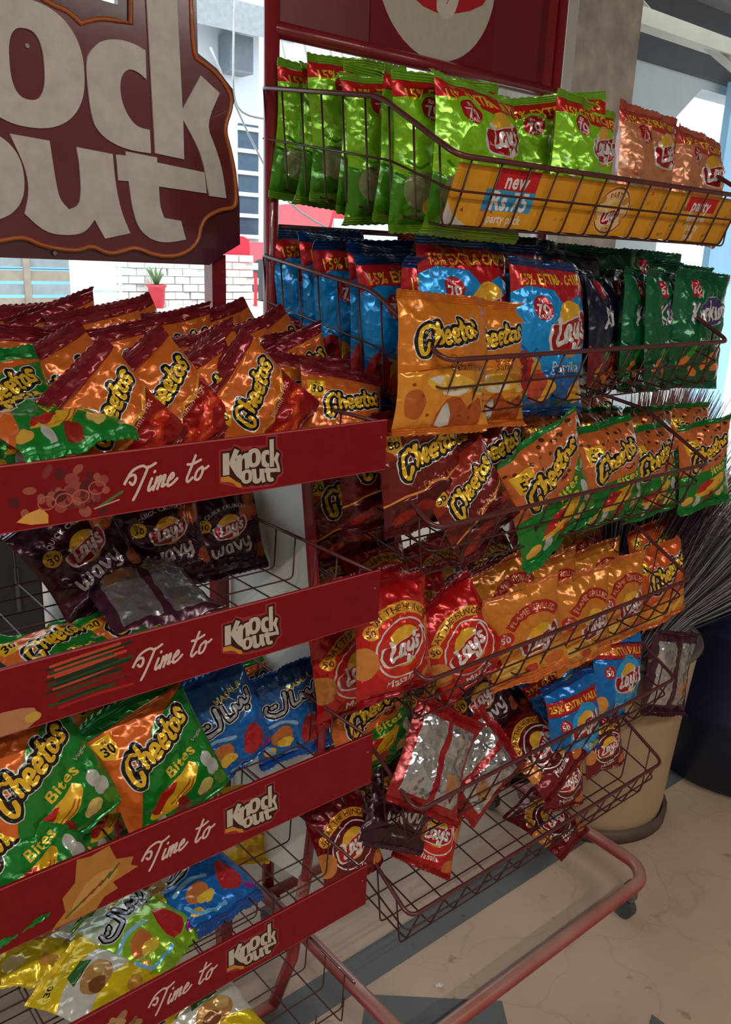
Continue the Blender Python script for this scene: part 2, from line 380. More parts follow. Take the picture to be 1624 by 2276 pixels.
# ------------------------------------------------------------------ the setting
def struct(name, me, parent=None):
    o = link(name, me, parent)
    if not parent: o['kind'] = 'structure'
    return o
def concrete(name, rgb, crack=True):
    m = mat(name, rgb, .55, 0, .10, 3.5, .12, 40)
    nt = m.node_tree; N = nt.nodes; L = nt.links; b = N['Principled BSDF']
    src = b.inputs['Base Color'].links[0].from_socket
    tc = N.new('ShaderNodeTexCoord'); vo = N.new('ShaderNodeTexNoise'); vo.inputs['Scale'].default_value = 26; vo.inputs['Detail'].default_value = 8
    L.new(tc.outputs['Object'], vo.inputs['Vector'])
    rp = N.new('ShaderNodeValToRGB'); rp.color_ramp.elements[0].position = .26; rp.color_ramp.elements[1].position = .36
    rp.color_ramp.elements[0].color = (.45, .38, .32, 1); rp.color_ramp.elements[1].color = (1, 1, 1, 1)
    L.new(vo.outputs['Fac'], rp.inputs['Fac'])
    mx = N.new('ShaderNodeMixRGB'); mx.blend_type = 'MULTIPLY'; mx.inputs[0].default_value = .7
    L.new(src, mx.inputs[1]); L.new(rp.outputs[0], mx.inputs[2])
    last = mx.outputs[0]
    if crack:
        w = N.new('ShaderNodeTexVoronoi'); w.feature = 'DISTANCE_TO_EDGE'; w.inputs['Scale'].default_value = 3.2
        nz = N.new('ShaderNodeTexNoise'); nz.inputs['Scale'].default_value = 5
        L.new(tc.outputs['Object'], nz.inputs['Vector'])
        va = N.new('ShaderNodeVectorMath'); va.operation = 'MULTIPLY_ADD'; va.inputs[1].default_value = (.25, .25, .25)
        L.new(nz.outputs['Color'], va.inputs[0]); L.new(tc.outputs['Object'], va.inputs[2]); L.new(va.outputs[0], w.inputs['Vector'])
        r2 = N.new('ShaderNodeValToRGB'); r2.color_ramp.elements[0].color = (.55, .47, .4, 1); r2.color_ramp.elements[1].position = .012
        L.new(w.outputs['Distance'], r2.inputs['Fac'])
        m2 = N.new('ShaderNodeMixRGB'); m2.blend_type = 'MULTIPLY'; m2.inputs[0].default_value = .25
        L.new(last, m2.inputs[1]); L.new(r2.outputs[0], m2.inputs[2]); last = m2.outputs[0]
    L.new(last, b.inputs['Base Color'])
    return m
M_FLOOR = concrete('beige_floor', (186, 160, 138))
M_INLAY = concrete('grey_inlay', (96, 98, 96), False)
M_RED = mat('red_paint', (136, 28, 36), .3, 0, .14, 14, .05, 80, .4)
M_REDD = mat('red_paint_dusty', (150, 40, 42), .38, 0, .14, 14, .06, 80, .2, dust=(176, 146, 128))
M_RIM = mat('rim_paint', (92, 42, 46), .34, .2, .2, 30, .05, 90, .3)
M_WIRE = mat('wire_paint', (74, 40, 36), .4, .3, .25, 40)
M_WHITE = mat('white_sheet', (214, 212, 204), .4, 0, .06, 6)
M_RUB = mat('grey_rubber', (66, 68, 70), .6, 0, .2, 30)
M_STEEL = mat('dull_steel', (130, 128, 124), .4, .8, .1, 30)

f = struct('floor', MB().box((-4, -4, -.1), (6, 5.2, 0)).me('floor', M_FLOOR))
def inlay(pts): MB().prism(pts, -.01, .0008, 'z').obj('inlay_strip', M_INLAY, f)
inlay([(-3, 1.048), (5, 1.048), (5, 1.127), (-3, 1.127)])
inlay([(.93, 1.032), (1.139, .849), (1.08, .77), (.86, .965)])
inlay([(1.25, .6), (1.356, .64), (1.36, .5), (1.25, .45)])
MB().tube([(1.055, .957, .004), (1.063, .952, .005), (1.07, .951, .004)], [.002, .005, .002], 5).obj('paper_scrap', M_WHITE, f)

CEIL = 2.75
struct('ceiling', MB().box((-4, -4, CEIL), (6, 2.6, CEIL+.2)).me('ceiling', mat('dark_ceiling', (96, 92, 88), .8, 0, .1, 3)))
struct('wall_back', MB().box((-4.2, -4.2, 0), (6, -4, CEIL)).me('wall_back', mat('cream_wall', (206, 198, 182), .7, 0, .06, 3)))
struct('wall_left', MB().box((-4.2, -4, 0), (-4, 1.0, CEIL)).me('wall_left', mat('cream_wall', (206, 198, 182))))
struct('wall_right', MB().box((6, -4, 0), (6.2, 1.4, CEIL)).me('wall_right', mat('cream_wall', (206, 198, 182))))

# pillar with a white corner strip
pil = struct('pillar', MB().box((1.905, 1.52, 0), (2.2, 1.82, CEIL)).me('pillar', mat('stone_pillar', (196, 188, 178), .75, 0, .25, 18, .5, 60)))
MB().box((1.872, 1.505, 0), (1.912, 1.56, CEIL)).obj('corner_strip', M_WHITE, pil)

# roof beams beyond the pillar
M_BEAM = mat('pale_beam', (186, 184, 170), .6, 0, .1, 4)
b = struct('beam', MB().box((2.6, 2.95, 2.655), (9, 3.05, 2.735)).me('beam', M_BEAM))
b2 = MB(); b2.tube([(4.9, 3.0, 2.70), (6.2, 3.0, 2.42)], .03, 4); b2.tube([(4.2, 3.0, 2.80), (4.55, 3.0, 2.68)], .03, 4); b2.obj('brace', M_BEAM, b)
struct('roof', MB().box((-4, 2.6, 3.35), (10, 4.3, 3.45)).me('roof', mat('dark_ceiling', (96, 92, 88))))
struct('lintel', MB().box((3.6, 4.0, 2.87), (10, 4.3, 3.35)).me('lintel', mat('dark_lintel', (58, 56, 56), .7, 0, .1, 4)))
struct('wall_side', MB().prism([(5.0, 0), (6.42, 0), (6.42, 2.52), (6.78, 2.80), (9.5, 2.80), (9.5, 2.88), (5.0, 2.88)], 4.05, 4.28).me('wall_side', mat('grey_plaster', (168, 168, 166), .7, 0, .06, 4)))
struct('pillar', MB().box((7.0, 3.9, 0), (7.6, 3.96, 2.87)).me('blue_pillar', mat('pale_blue_paint', (150, 196, 226), .6, 0, .05, 3)))

# outdoors: a raised bright yard, block wall, sheds
YZ = .72
M_YARD = mat('pale_concrete', (222, 222, 214), .7, 0, .05, 2)
struct('ground', MB().box((-12, 5.2, -.1), (40, 45, YZ)).me('ground', M_YARD))
struct('wall_far', MB().box((-12, 20, YZ), (40, 20.4, 4.2)).me('wall_far', mat('far_white_wall', (214, 222, 226), .8, 0, .05, 1)))

# ------------------------------------------------------------------ bag designs (art 100 wide, 116 high, seals extra)
AH = 116
BLK, WHT, YEL = (24, 20, 22), (225, 222, 218), (238, 196, 40)
def lays(A, cx, cy, s, ban=(165, 18, 28), sun=(238, 180, 50), rot=8):
    A.ell(cx, cy+.16*s, .64*s, .62*s, sun)
    A.ell(cx, cy-.3*s, .5*s, .34*s, (215, 140, 40))
    p = [(-.86,-.22),(-.62,-.42),(0,-.5),(.55,-.36),(.86,-.02),(.84,.42),(.5,.34),(0,.3),(-.45,.22),(-.84,.24)]
    c, q = math.cos(R(rot)), math.sin(R(rot))
    T = lambda k: [(cx+(x*c-y*q)*s*k, cy+(x*q+y*c)*s*k) for x, y in p]
    A.poly(T(1.1), WHT, 3); A.poly(T(1), ban, 3)
    A.word('lays', cx+.02*s, cy-.03*s, 1.3*s, [(.15, WHT)], rot, .12)
def badge(A, x, y, r, col, big, small='Rs.', ink_=WHT, sh='disc'):
    if sh == 'disc': A.ell(x, y, r, r, col)
    else: A.poly([(x-r,y+r),(x+r*.9,y+r),(x+r*.8,y-r*.6),(x+.1*r,y-r*1.2),(x-r*.8,y-r*.7)], col)
    A.text(small, x, y+r*.62, r*.34, ink_, .02); A.text(big, x, y-r*.12, r*.85, ink_, .035)
def cheetos(A, cx, cy, s, rot=10):
    A.word('cheetos', cx, cy, s, [(.47, WHT), (.39, BLK), (.15, (240, 190, 45))], rot, .12)
def lays_big(bgc, dark, seal, band, up=0):
    A = Art(100, AH, bgc)
    A.poly([(0,0),(100,0),(100,26),(60,38),(30,30),(0,44)], dark)
    A.poly([(0,AH),(100,AH),(100,92+up*.5),(84,96+up*.5),(60,86+up*.8),(44,98),(14,100+up*.2),(0,94+up*.6)], band)
    A.text('15% EXTRA CHIPS', 50, 107, 8.5, YEL, .03, 3, 0, .86)
    A.ell(29, 83+up*.8, 13, 13, bgc); badge(A, 29, 83+up*.8, 10, (180, 25, 35), '70', 'Rs.'); A.text('ONLY', 29, 76+up*.8, 3, WHT)
    lays(A, 68, 65+up, 33-up*.3)
    A.ell(20, 28, 13, 16, (225, 165, 50) if not up else (150, 156, 110), 20); A.ell(38, 16, 14, 10, (235, 180, 70)); A.ell(86, 14, 12, 9, (225, 160, 50), 30)
    A.stroke([(8, 52), (16, 46), (24, 50)], 1.2, dark); A.stroke([(10, 42), (20, 40)], 1, dark)
    return A, seal
def d_LG(): return lays_big((138, 204, 30), (70, 140, 25), (120, 175, 45), (196, 26, 26), 14)
def d_LP(): return lays_big((205, 132, 92), (190, 105, 70), (190, 100, 80), (190, 62, 52), 11)
def d_LB():
    A, s = lays_big((20, 148, 224), (10, 100, 180), (12, 60, 120), (190, 30, 40))
    A.ell(10, 30, 10, 19, (176, 34, 34)); A.ell(10, 36, 4, 9, (120, 18, 26)); A.ell(30, 20, 11, 14, (205, 80, 50), 20)
    A.text('Paprika', 64, 36, 9, WHT, .01); A.stroke([(60, 6), (72, 2), (84, 7)], 1.3, (30, 120, 40))
    return A, s
def d_L5():
    A = Art(100, AH, (14, 110, 190))
    A.poly([(0,104),(100,100),(100,78),(60,84),(0,82)], (180, 30, 34)); A.text('25% EXTRA VALUE', 50, 93, 9, YEL, .03, -1, 0, .86)
    A.ell(60, 48, 34, 40, (40, 160, 225)); badge(A, 20, 66, 9, (180, 25, 35), '50')
    lays(A, 58, 54, 30); A.text('Paprika', 52, 20, 9, WHT, .01); A.ell(82, 10, 13, 9, (225, 190, 120)); A.ell(12, 22, 9, 12, (220, 150, 70))
    A.stroke([(70, 24), (82, 16), (90, 24)], 2, (60, 150, 50))
    return A, (12, 62, 130)
def d_LM():
    A = Art(100, AH, (186, 18, 20))
    A.ell(50, 54, 40, 42, (205, 40, 24))
    A.lay([[(50+r*math.cos(R(a)), 44+r*math.sin(R(a))) for r, a in [(56, t) for t in range(48, 134, 6)]+[(44, t) for t in range(132, 46, -6)]]], (225, 160, 45))
    A.text('BEAT THE HUNGER', 50, 94, 7, (90, 25, 15), .02, 0, 50)
    A.lay(ribbon(el(52, 50, 35, 32, 16), .9, 3, True), WHT); lays(A, 52, 50, 32, (176, 20, 24))
    A.text('Masala', 50, 13, 9, WHT, .012, 6)
    A.ell(6, 42, 14, 18, (205, 130, 60), 15); A.ell(95, 66, 9, 14, (205, 130, 60)); A.ell(92, 12, 16, 9, (200, 110, 50), 30)
    badge(A, 13, 74, 8, (235, 170, 50), '50', 'Rs.', (110, 20, 20))
    return A, (150, 20, 26)
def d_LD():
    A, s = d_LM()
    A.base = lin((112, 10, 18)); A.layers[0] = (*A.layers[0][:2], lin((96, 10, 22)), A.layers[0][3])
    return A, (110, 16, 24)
def d_LO():
    A = Art(100, AH, (214, 130, 42))
    A.poly([(0,0),(100,0),(100,30),(50,42),(0,26)], (222, 150, 50))
    A.lay([[(58+r*math.cos(R(a)), 52+r*math.sin(R(a))) for r, a in [(48, t) for t in range(30, 150, 6)]+[(34, t) for t in range(148, 28, -6)]]], (176, 34, 28))
    A.text('FLAME GRILLED', 58, 93, 7, (230, 170, 120), .02, 0, 41)
    badge(A, 18, 64, 10, (200, 40, 30), '50'); lays(A, 62, 48, 30, (160, 24, 36))
    A.ell(18, 22, 15, 11, (238, 190, 90), 20); A.ell(80, 14, 14, 9, (205, 105, 40)); A.ell(48, 12, 9, 6, (190, 60, 36))
    return A, (200, 110, 50)
def d_LW():
    A = Art(100, AH, (62, 18, 36))
    A.poly([(0,0),(100,0),(100,16),(40,26),(0,12)], (48, 14, 30))
    A.ell(84, 84, 15, 14, (196, 96, 42)); A.ell(88, 102, 10, 10, (170, 74, 36)); A.ell(76, 72, 5, 4, (206, 120, 60))
    badge(A, 19, 76, 9.5, (226, 176, 44), '30', 'Rs.', (70, 20, 30))
    A.text('QUICK CRUNCH', 50, 97, 5.4, (220, 205, 205), .03, 6, 60); lays(A, 54, 66, 26, (165, 26, 40))
    A.word('wavy', 52, 34, 54, [(.13, (212, 206, 210))], 7); A.text('Barbecue', 52, 13, 4, (170, 150, 160))
    A.ell(94, 24, 9, 12, (176, 86, 40), 20)
    return A, (70, 28, 46)
def d_C3():
    A = Art(100, AH, (216, 108, 40))
    A.poly([(0,0),(100,0),(100,64),(88,58),(76,50),(62,52),(48,40),(34,42),(20,34),(0,38)], (226, 158, 50))
    A.poly([(0,0),(100,0),(100,60),(88,54),(76,46),(62,48),(48,36),(34,38),(20,30),(0,34)], (158, 26, 24))
    A.poly([(0,AH),(100,AH),(100,108),(0,104)], (132, 30, 40))
    badge(A, 15, 86, 10, (240, 190, 40), '30', 'Rs', BLK, 'tag')
    cheetos(A, 58, 72, 66); A.text("Flamin' Hot", 70, 46, 6.5, (240, 200, 170), 0, 12)
    for x, y, a in ((24, 18, 20), (46, 22, -15), (70, 20, 30), (86, 30, -20), (58, 8, 5)): A.ell(x, y, 14, 6, (205, 44, 28), a); A.ell(x+2, y+1, 8, 2.4, (228, 96, 40), a)
    return A, (126, 36, 44)
def d_CF():
    A = Art(100, AH, (112, 22, 18))
    A.poly([(0,0),(100,0),(100,60),(70,44),(40,36),(0,26)], (84, 12, 14)); A.poly([(0,AH),(100,AH),(100,96),(50,88),(0,70)], (150, 44, 22))
    A.stroke([(0, 26), (20, 34), (40, 36), (56, 44), (70, 44), (86, 54), (100, 60)], 1.1, (230, 150, 60), 1)
    cheetos(A, 54, 74, 72); A.text("Flamin' Hot", 64, 47, 7, (200, 120, 80), 0, 12); badge(A, 12, 90, 9, (220, 170, 40), '50', 'Rs', BLK, 'tag')
    for x, y, a in ((20, 12, 20), (44, 20, -15), (70, 16, 30), (88, 32, -20)): A.ell(x, y, 14, 6, (150, 26, 18), a)
    return A, (88, 20, 26)
def bites(A, seal):
    A.word('cheetos', 50, 76, 68, [(.47, WHT), (.39, BLK), (.15, (240, 190, 45))], 12, .12)
    A.text('Bites', 62, 51, 11, (240, 200, 60), .03, 14); A.text('Vegie', 88, 62, 5, WHT, 0, 12)
    A.poly([(22,24),(34,34),(58,40),(70,44),(74,36),(60,22),(40,14),(20,18)], (232, 180, 40), 3)
    A.poly([(22,26),(36,36),(52,36),(40,26),(26,20)], (190, 40, 30), 3); A.stroke([(40, 20), (54, 24), (64, 33)], .7, (180, 90, 20)); A.stroke([(44, 18), (58, 22), (67, 31)], .7, (180, 90, 20))
    A.ell(86, 36, 6, 9, (205, 205, 196), 10); A.ell(89, 25, 7, 8, (196, 196, 186)); A.ell(74, 14, 9, 7, (225, 195, 110), 20); A.ell(92, 10, 6, 9, (90, 150, 50), 30)
    A.poly([(40,0),(54,0),(56,16),(48,20),(42,10)], (150, 40, 32), 2); A.ell(28, 8, 5, 9, (196, 196, 190)); A.ell(10, 12, 8, 6, (228, 176, 70), 30)
    return A, seal
def d_CB():
    A = Art(100, AH, (24, 128, 42))
    A.poly([(0,AH),(100,AH),(100,106),(56,96),(30,74),(16,40),(10,20),(0,8)], (222, 106, 38)); A.poly([(0,AH),(100,AH),(100,108),(0,112)], (24, 120, 44))
    badge(A, 12, 98, 10, (240, 190, 40), '30', 'Rs', BLK, 'tag')
    return bites(A, (26, 130, 52))
def d_C5():
    A = Art(100, AH, (22, 124, 40))
    A.poly([(0,AH),(100,AH),(100,74),(70,56),(40,52),(0,48)], (206, 106, 48))
    rr = random.Random(3)
    for i in range(46):
        x, y = rr.uniform(2, 98), rr.uniform(54, 114)
        if y > 54+max(0, x-50)*.4: A.ell(x, y, 2.3, 2.0, (92, 42, 24), 0, 7)
    badge(A, 17, 88, 12, (238, 188, 40), '50', 'Rs', BLK, 'tag')
    return bites(A, (20, 120, 48))
def d_CO():
    A = Art(100, AH, (214, 92, 34)); A.poly([(0,0),(100,0),(100,40),(40,46),(0,34)], (226, 130, 40))
    cheetos(A, 56, 78, 74); badge(A, 12, 98, 9, (240, 190, 40), '50', 'Rs', BLK, 'tag')
    for x, y, a in ((22, 16, 20), (50, 22, -15), (78, 18, 30)): A.ell(x, y, 16, 8, (236, 180, 70), a)
    A.ell(60, 40, 8, 6, WHT)
    return A, (206, 96, 44)
def d_OC():
    A = Art(100, AH, (222, 128, 34))
    A.poly([(0,0),(100,0),(100,52),(60,58),(0,50)], (232, 150, 46)); cheetos(A, 46, 84, 62, 6)
    A.text('Ocean', 56, 65, 7, (130, 60, 20), .01, 4); A.text('Safari', 56, 57, 7, (130, 60, 20), .01, 4); A.text('Cheese', 88, 54, 5, WHT, 0)
    A.poly([(22,44),(48,50),(70,44),(76,36),(60,32),(34,34)], (240, 190, 70), 3); A.poly([(24,46),(40,48),(34,40)], WHT); A.poly([(40,36),(66,38),(56,30),(40,31)], (238, 228, 205), 3)
    A.poly([(38,0),(44,26),(58,28),(70,18),(84,28),(90,0)], (186, 84, 26), 2); A.poly([(40,2),(42,20),(48,22),(50,2)], (205, 205, 200), 2); A.ell(14, 22, 10, 14, (190, 96, 40), 10); A.ell(84, 36, 8, 6, (235, 200, 120))
    for x, y in ((10, 40), (28, 12), (64, 10), (76, 8), (94, 24), (20, 30)): A.ell(x, y, 1.6, 1.6, (150, 60, 20), 0, 7)
    return A, (206, 116, 40)
def kurk(bgc, lo, seal):
    A = Art(100, AH, bgc); A.poly([(0,0),(100,0),(100,44),(40,36),(0,48)], lo)
    A.rect(24, 94, 40, 112, (178, 26, 44)); A.text('60', 32, 102, 9, WHT, .03); A.text('Rs', 32, 110, 3, WHT)
    A.ell(64, 80, 24, 16, (66, 48, 110)); A.lay(ribbon(el(64, 80, 24, 16, 16), .8, 3, True), (120, 150, 150))
    A.word('kurkure', 60, 80, 70, [(.2, (60, 44, 100)), (.13, WHT)], 8)
    A.text('Masala Munch', 58, 47, 5.5, WHT, 0, 4)
    for x, y, a in ((20, 22, 40), (40, 12, -20), (62, 24, 60), (82, 18, 10)): A.ell(x, y, 12, 4.5, (226, 128, 44), a)
    A.ell(76, 34, 4, 8, (190, 36, 30), 20); A.ell(30, 34, 4, 8, (60, 150, 50), -30)
    return A, seal
def d_KG(): return kurk((10, 98, 58), (16, 84, 44), (12, 96, 66))
def d_KN(): return kurk((26, 24, 52), (120, 20, 34), (18, 18, 34))
def d_KK(): return kurk((22, 22, 30), (40, 20, 50), (16, 16, 20))
def slanty(bgc, top, seal):
    A = Art(100, AH, bgc); A.poly([(0,AH),(100,AH),(100,70),(60,62),(0,76)], top)
    A.word('slanty', 52, 78, 76, [(.36, WHT), (.28, BLK), (.13, (176, 176, 180))], 10)
    A.text('MASALA', 66, 98, 7, (235, 205, 60), .03, 8)
    A.poly([(56,20),(70,50),(84,44),(88,20),(72,10)], (190, 40, 44), 2)
    A.ell(30, 34, 16, 12, (205, 120, 60), 20); A.ell(34, 24, 12, 7, (240, 200, 70)); A.ell(14, 14, 8, 7, (220, 170, 60)); A.ell(88, 8, 8, 5, (150, 50, 140))
    A.stroke([(10, 50), (30, 54), (52, 46)], 2.5, (150, 200, 235)); A.stroke([(8, 28), (20, 8), (50, 6)], 2, (120, 190, 240))
    return A, seal
def d_SB(): return slanty((24, 108, 190), (44, 92, 150), (28, 84, 160))
def d_SG(): return slanty((140, 186, 40), (205, 215, 190), (150, 190, 60))
def d_YL():
    A = Art(100, AH, (228, 196, 30)); A.poly([(0,40),(50,52),(100,40),(100,84),(50,90),(0,80)], (214, 210, 196), 2)
    A.ell(54, 62, 26, 16, (190, 140, 80)); A.ell(46, 56, 12, 9, (130, 80, 40)); A.ell(68, 66, 10, 8, (205, 170, 110))
    A.poly([(30,78),(70,80),(64,92),(36,92)], (60, 110, 50)); A.text('30', 18, 104, 8, BLK, .03)
    A.ell(30, 20, 14, 9, (235, 215, 150), 20); A.ell(70, 18, 12, 8, (205, 150, 60)); A.poly([(4,0),(20,0),(10,30)], (90, 40, 30))
    return A, (235, 205, 60)
DESIGN = {  # code: (art, width, height, thickness, edge colour)
 'LG': (d_LG, .205, .216, .056), 'LP': (d_LP, .200, .215, .056), 'LB': (d_LB, .205, .265, .05), 'OC': (d_OC, .215, .215, .05),
 'KG': (d_KG, .19, .235, .046), 'KN': (d_KN, .185, .235, .046), 'KK': (d_KK, .185, .235, .04),
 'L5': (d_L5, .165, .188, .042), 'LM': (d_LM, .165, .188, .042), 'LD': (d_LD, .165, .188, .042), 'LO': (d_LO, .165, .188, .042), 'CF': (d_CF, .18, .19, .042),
 'C5': (d_C5, .195, .20, .044), 'CO': (d_CO, .165, .188, .042), 'LX': (d_LW, .165, .188, .042),
 'LW': (d_LW, .138, .150, .034), 'C3': (d_C3, .138, .155, .036), 'CB': (d_CB, .142, .172, .036), 'SB': (d_SB, .125, .155, .034), 'SG': (d_SG, .125, .155, .034), 'YL': (d_YL, .125, .155, .032),
}
_TRI = {}; _BAG = {}
def bag_meshes(code, var):
    if (code, var) in _BAG: return _BAG[code, var]
    fn, w, h, th = DESIGN[code]
    if code not in _TRI:
        A, seal = fn(); _TRI[code] = (A.triangulate(4.2), seal, A)
    (P, F, C), seal, A = _TRI[code]
    sh = h*.058; bh = h-2*sh
    rs = random.Random(hash_(code)*7+var*13); off = Vector((rs.uniform(0, 50), rs.uniform(0, 50), rs.uniform(0, 50)))
    ph = [rs.uniform(0, 6.3) for _ in range(6)]; sway = rs.uniform(-.012, .012); curl = rs.uniform(-.010, .014)
    def mid(a, b):    # the sheet both films are welded to
        e = abs(b)**6
        return e*(.0035*math.sin(a*5+ph[0]+b)+.0022*math.sin(a*11+ph[1]))+sway*a*b*abs(b)+curl*(b*b if b > 0 else 0)
    def surf(a, b, s):
        pinch = 1-.075*(1-b*b)-.02*math.sin(3*b+ph[2])*(1-b*b)
        x = w/2*a*pinch
        q = max(0, 1-abs(a)**2.4)**.62*max(0, 1-abs(b)**2.6)**.7
        y = th/2*q
        p = Vector((a*w*9, b*h*9, s*3))+off
        y += q*th*.22*noise.noise(p*.9)
        rd = 1-abs(noise.noise(p*2.2)); rd2 = 1-abs(noise.noise(p*4.7+Vector((9, 2, 1))))
        msk = min(1, 4*(1-abs(a)))*min(1, 5*(1-abs(b))+.15)
        y += msk*(.0058*(rd*rd-.5)+.0028*(rd2*rd2-.5))
        db = (1-abs(b))*h*.5
        y += .0042*math.exp(-db/.020)*math.sin(a*17+ph[3]+3*s)*(1-a*a)*min(1, db/.004)
        y += .0030*math.exp(-(1-abs(a))*w*.5/.014)*math.sin(b*15+ph[4])*min(1, 6*(1-abs(a)))
        return Vector((x, -s*y+mid(a, b), sh+bh*(b+1)/2))
    V = [surf(2*x/A.w-1, 2*y/A.h-1, 1) for x, y in P]
    FF = [tuple(f) for f in F]; CC = [tuple(c) for c in C]; M = [0]*len(FF)
    n = len(V); nx, ny = 22, 24
    V += [surf(1-2*i/nx, 2*j/ny-1, -1) for j in range(ny+1) for i in range(nx+1)]
    sil = (.56, .56, .57); sc_ = lin(seal); wh = (.66, .66, .64)
    for j in range(ny):
        for i in range(nx):
            q = n+j*(nx+1)+i
            FF.append((q, q+1, q+nx+2, q+nx+1))
            col = sil; m_ = 1
            if abs(i-nx/2+.5) < 1.2: col, m_ = sc_, 0
            elif j < 2 or j > ny-3: col, m_ = sc_, 0
            elif 15 <= j <= 18 and 4 <= i <= 8: col = (.42, .42, .44)
            elif 5 <= j <= 9 and 14 <= i <= 18: col, m_ = lin((186, 130, 86)), 0
            elif i < 2 or i > nx-3: col, m_ = sc_, 0
            CC.append(col); M.append(m_)
    me = mesh('pouch', V, FF, [FILM, FOIL], True); ink(me, np.array(CC)); me.polygons.foreach_set('material_index', M)
    seals = []
    for s in (1, -1):
        nx, ny = 30, 7; V = []; FF = []
        for side in (0, 1):
            for j in range(ny+1):
                for i in range(nx+1):
                    a = 2*i/nx-1; t = j/ny
                    z = (sh+bh+t*sh*.96) if s > 0 else sh-t*sh*.96
                    if j == ny: z += s*(.0016 if i % 2 else 0)
                    y = mid(a, s)+(.0007 if j % 2 else -.0007)+(.0005 if side else -.0005)+t*t*(curl*.8+.0035*math.sin(a*4+ph[5]))
                    V.append((w/2*a, y, z))
        k = (nx+1)*(ny+1)
        for j in range(ny):
            for i in range(nx):
                q = j*(nx+1)+i
                f = (q, q+1, q+nx+2, q+nx+1)
                if s < 0: f = f[::-1]
                FF += [f, tuple(v+k for v in f[::-1])]
        rim = [i for i in range(nx+1)]+[j*(nx+1)+nx for j in range(1, ny+1)]+[ny*(nx+1)+i for i in range(nx-1, -1, -1)]+[j*(nx+1) for j in range(ny-1, 0, -1)]
        for i in range(len(rim)):
            a_, b_ = rim[i], rim[(i+1) % len(rim)]
            FF.append((b_, a_, a_+k, b_+k))
        sm = mesh('seal', V, FF, FILM); ink(sm, np.tile(np.array(sc_), (len(FF), 1))); seals.append(sm)
    _BAG[code, var] = (me, seals[0], seals[1], h)
    return _BAG[code, var]
def hash_(s): return sum(ord(c)*(i+1) for i, c in enumerate(s))
_nb = {}
def bag(code, x, y, z, roll, tilt, yaw, scale, label, group, at='centre'):
    """a crisp packet: (x, y, z) is its centre, roll turns it in its own plane, tilt leans its top back, yaw turns it about the vertical"""
    _nb[code] = _nb.get(code, -1)+1
    me, s1, s2, h = bag_meshes(code, _nb[code] % 3)
    o = link('chip_bag', None)
    M = Matrix.Rotation(R(yaw), 4, 'Z') @ Matrix.Rotation(R(-tilt), 4, 'X') @ Matrix.Rotation(R(-roll), 4, 'Y')
    o.matrix_world = Matrix.Translation((x, y, z)) @ M @ Matrix.Scale(scale, 4) @ Matrix.Translation((0, 0, -h/2))
    tag(o, label, 'snack bag', group)
    link('pouch', me, o); link('seal', s1, o); link('seal', s2, o)
    return o

# ------------------------------------------------------------------ left rack: posts, end panel, sign
rackA = thing('display_rack', 'red display rack on the left with white end panel and large cut-out sign on top', 'display rack', (.40, 1.3, 0))
def inA(name, mb, m, smooth=False):
    o = mb.obj(name, m, rackA, smooth); o.location = (-.40, -1.3, 0); return o
for x in (.757, .03):
    inA('post', MB().box((x-.013, 1.287, 0), (x+.013, 1.313, 1.44)), M_RED)
    xo = .775 if x > .4 else .012
    fr = [(1.06, 1.135), (1.03, .93), (1.008, .75), (1.004, .66), (1.012, .56), (1.04, .35)]
    p = inA('end_panel', MB().prism(fr+[(1.285, .30), (1.285, 1.135)], xo-.002, xo+.002, 'x'), M_WHITE)
    e = inA('panel_edge', MB().tube([(xo, y, z) for y, z in fr], .009, 6), M_RED)
    leg = MB().tube([(xo, 1.04, .36), (xo-.005, 1.07, .16), (xo-.012, 1.12, .012)], .012, 8); inA('leg', leg, M_REDD, True)
inA('crossbar', MB().box((.03, 1.29, 1.49), (.757, 1.31, 1.51)), M_RED)
inA('base_rail', MB().tube([(.02, 1.12, .012), (.765, 1.12, .012)], .012, 8), M_REDD, True)
# sign: sign units (2 px) -> metres on the plane y = 1.27
SX = lambda x: .4205+x*.000341; SZ = lambda y: 1.7555-y*.000285
def sgn(pts, k=.0): return [(SX(x), SZ(y)) for x, y in pts]
M_SIGN = mat('sign_board', (84, 30, 44), .18, 0, .1, 5, .02, 30, .6)
M_SIGN2 = mat('sign_panel', (104, 30, 42), .2, 0, .12, 5, .02, 30, .6)
M_GOLD = mat('sign_gold_edge', (176, 92, 40), .3, 0, .2, 10, 0, 60, .4)
M_LET = mat('sign_letter', (196, 188, 178), .35, 0, .10, 40, .05, 120, .3)
board = [(-1080,-90),(-600,-110),(-500,-230),(-300,-110),(500,-60),(500,-330),(865,-330),(868,85),(960,140),(1045,230),(1055,290),(1000,430),(1030,560),(1060,640),(1078,800),(1080,1045),(985,1105),(910,1165),(-1080,1140)]
inA('sign_board', MB().prism(sgn(board), 1.272, 1.284), M_SIGN)
inA('sign_panel', MB().prism(sgn(KO_OUT), 1.2685, 1.2725), M_SIGN2)
inA('sign_border', MB().tube([(x, 1.2685, z) for x, z in sgn(KO_OUT)], .0036, 6, True), M_GOLD, True)
for n, ps in KO.items():
    if len(ps) == 1: mb = MB().prism(sgn(ps[0]), 1.2655, 1.269)
    else:
        a, c = sgn(ps[0]), sgn(ps[1]); k = len(a); mb = MB()
        V = [(x, d, z) for d in (1.2655, 1.269) for q in (a, c) for x, z in q]
        F = []
        for i in range(k):
            j = (i+1) % k
            F += [(i, j, k+j, k+i), (i, 2*k+i, 2*k+j, j), (k+i, k+j, 3*k+j, 3*k+i)]
        mb.add(V, F)
    inA('letter', mb, M_LET)
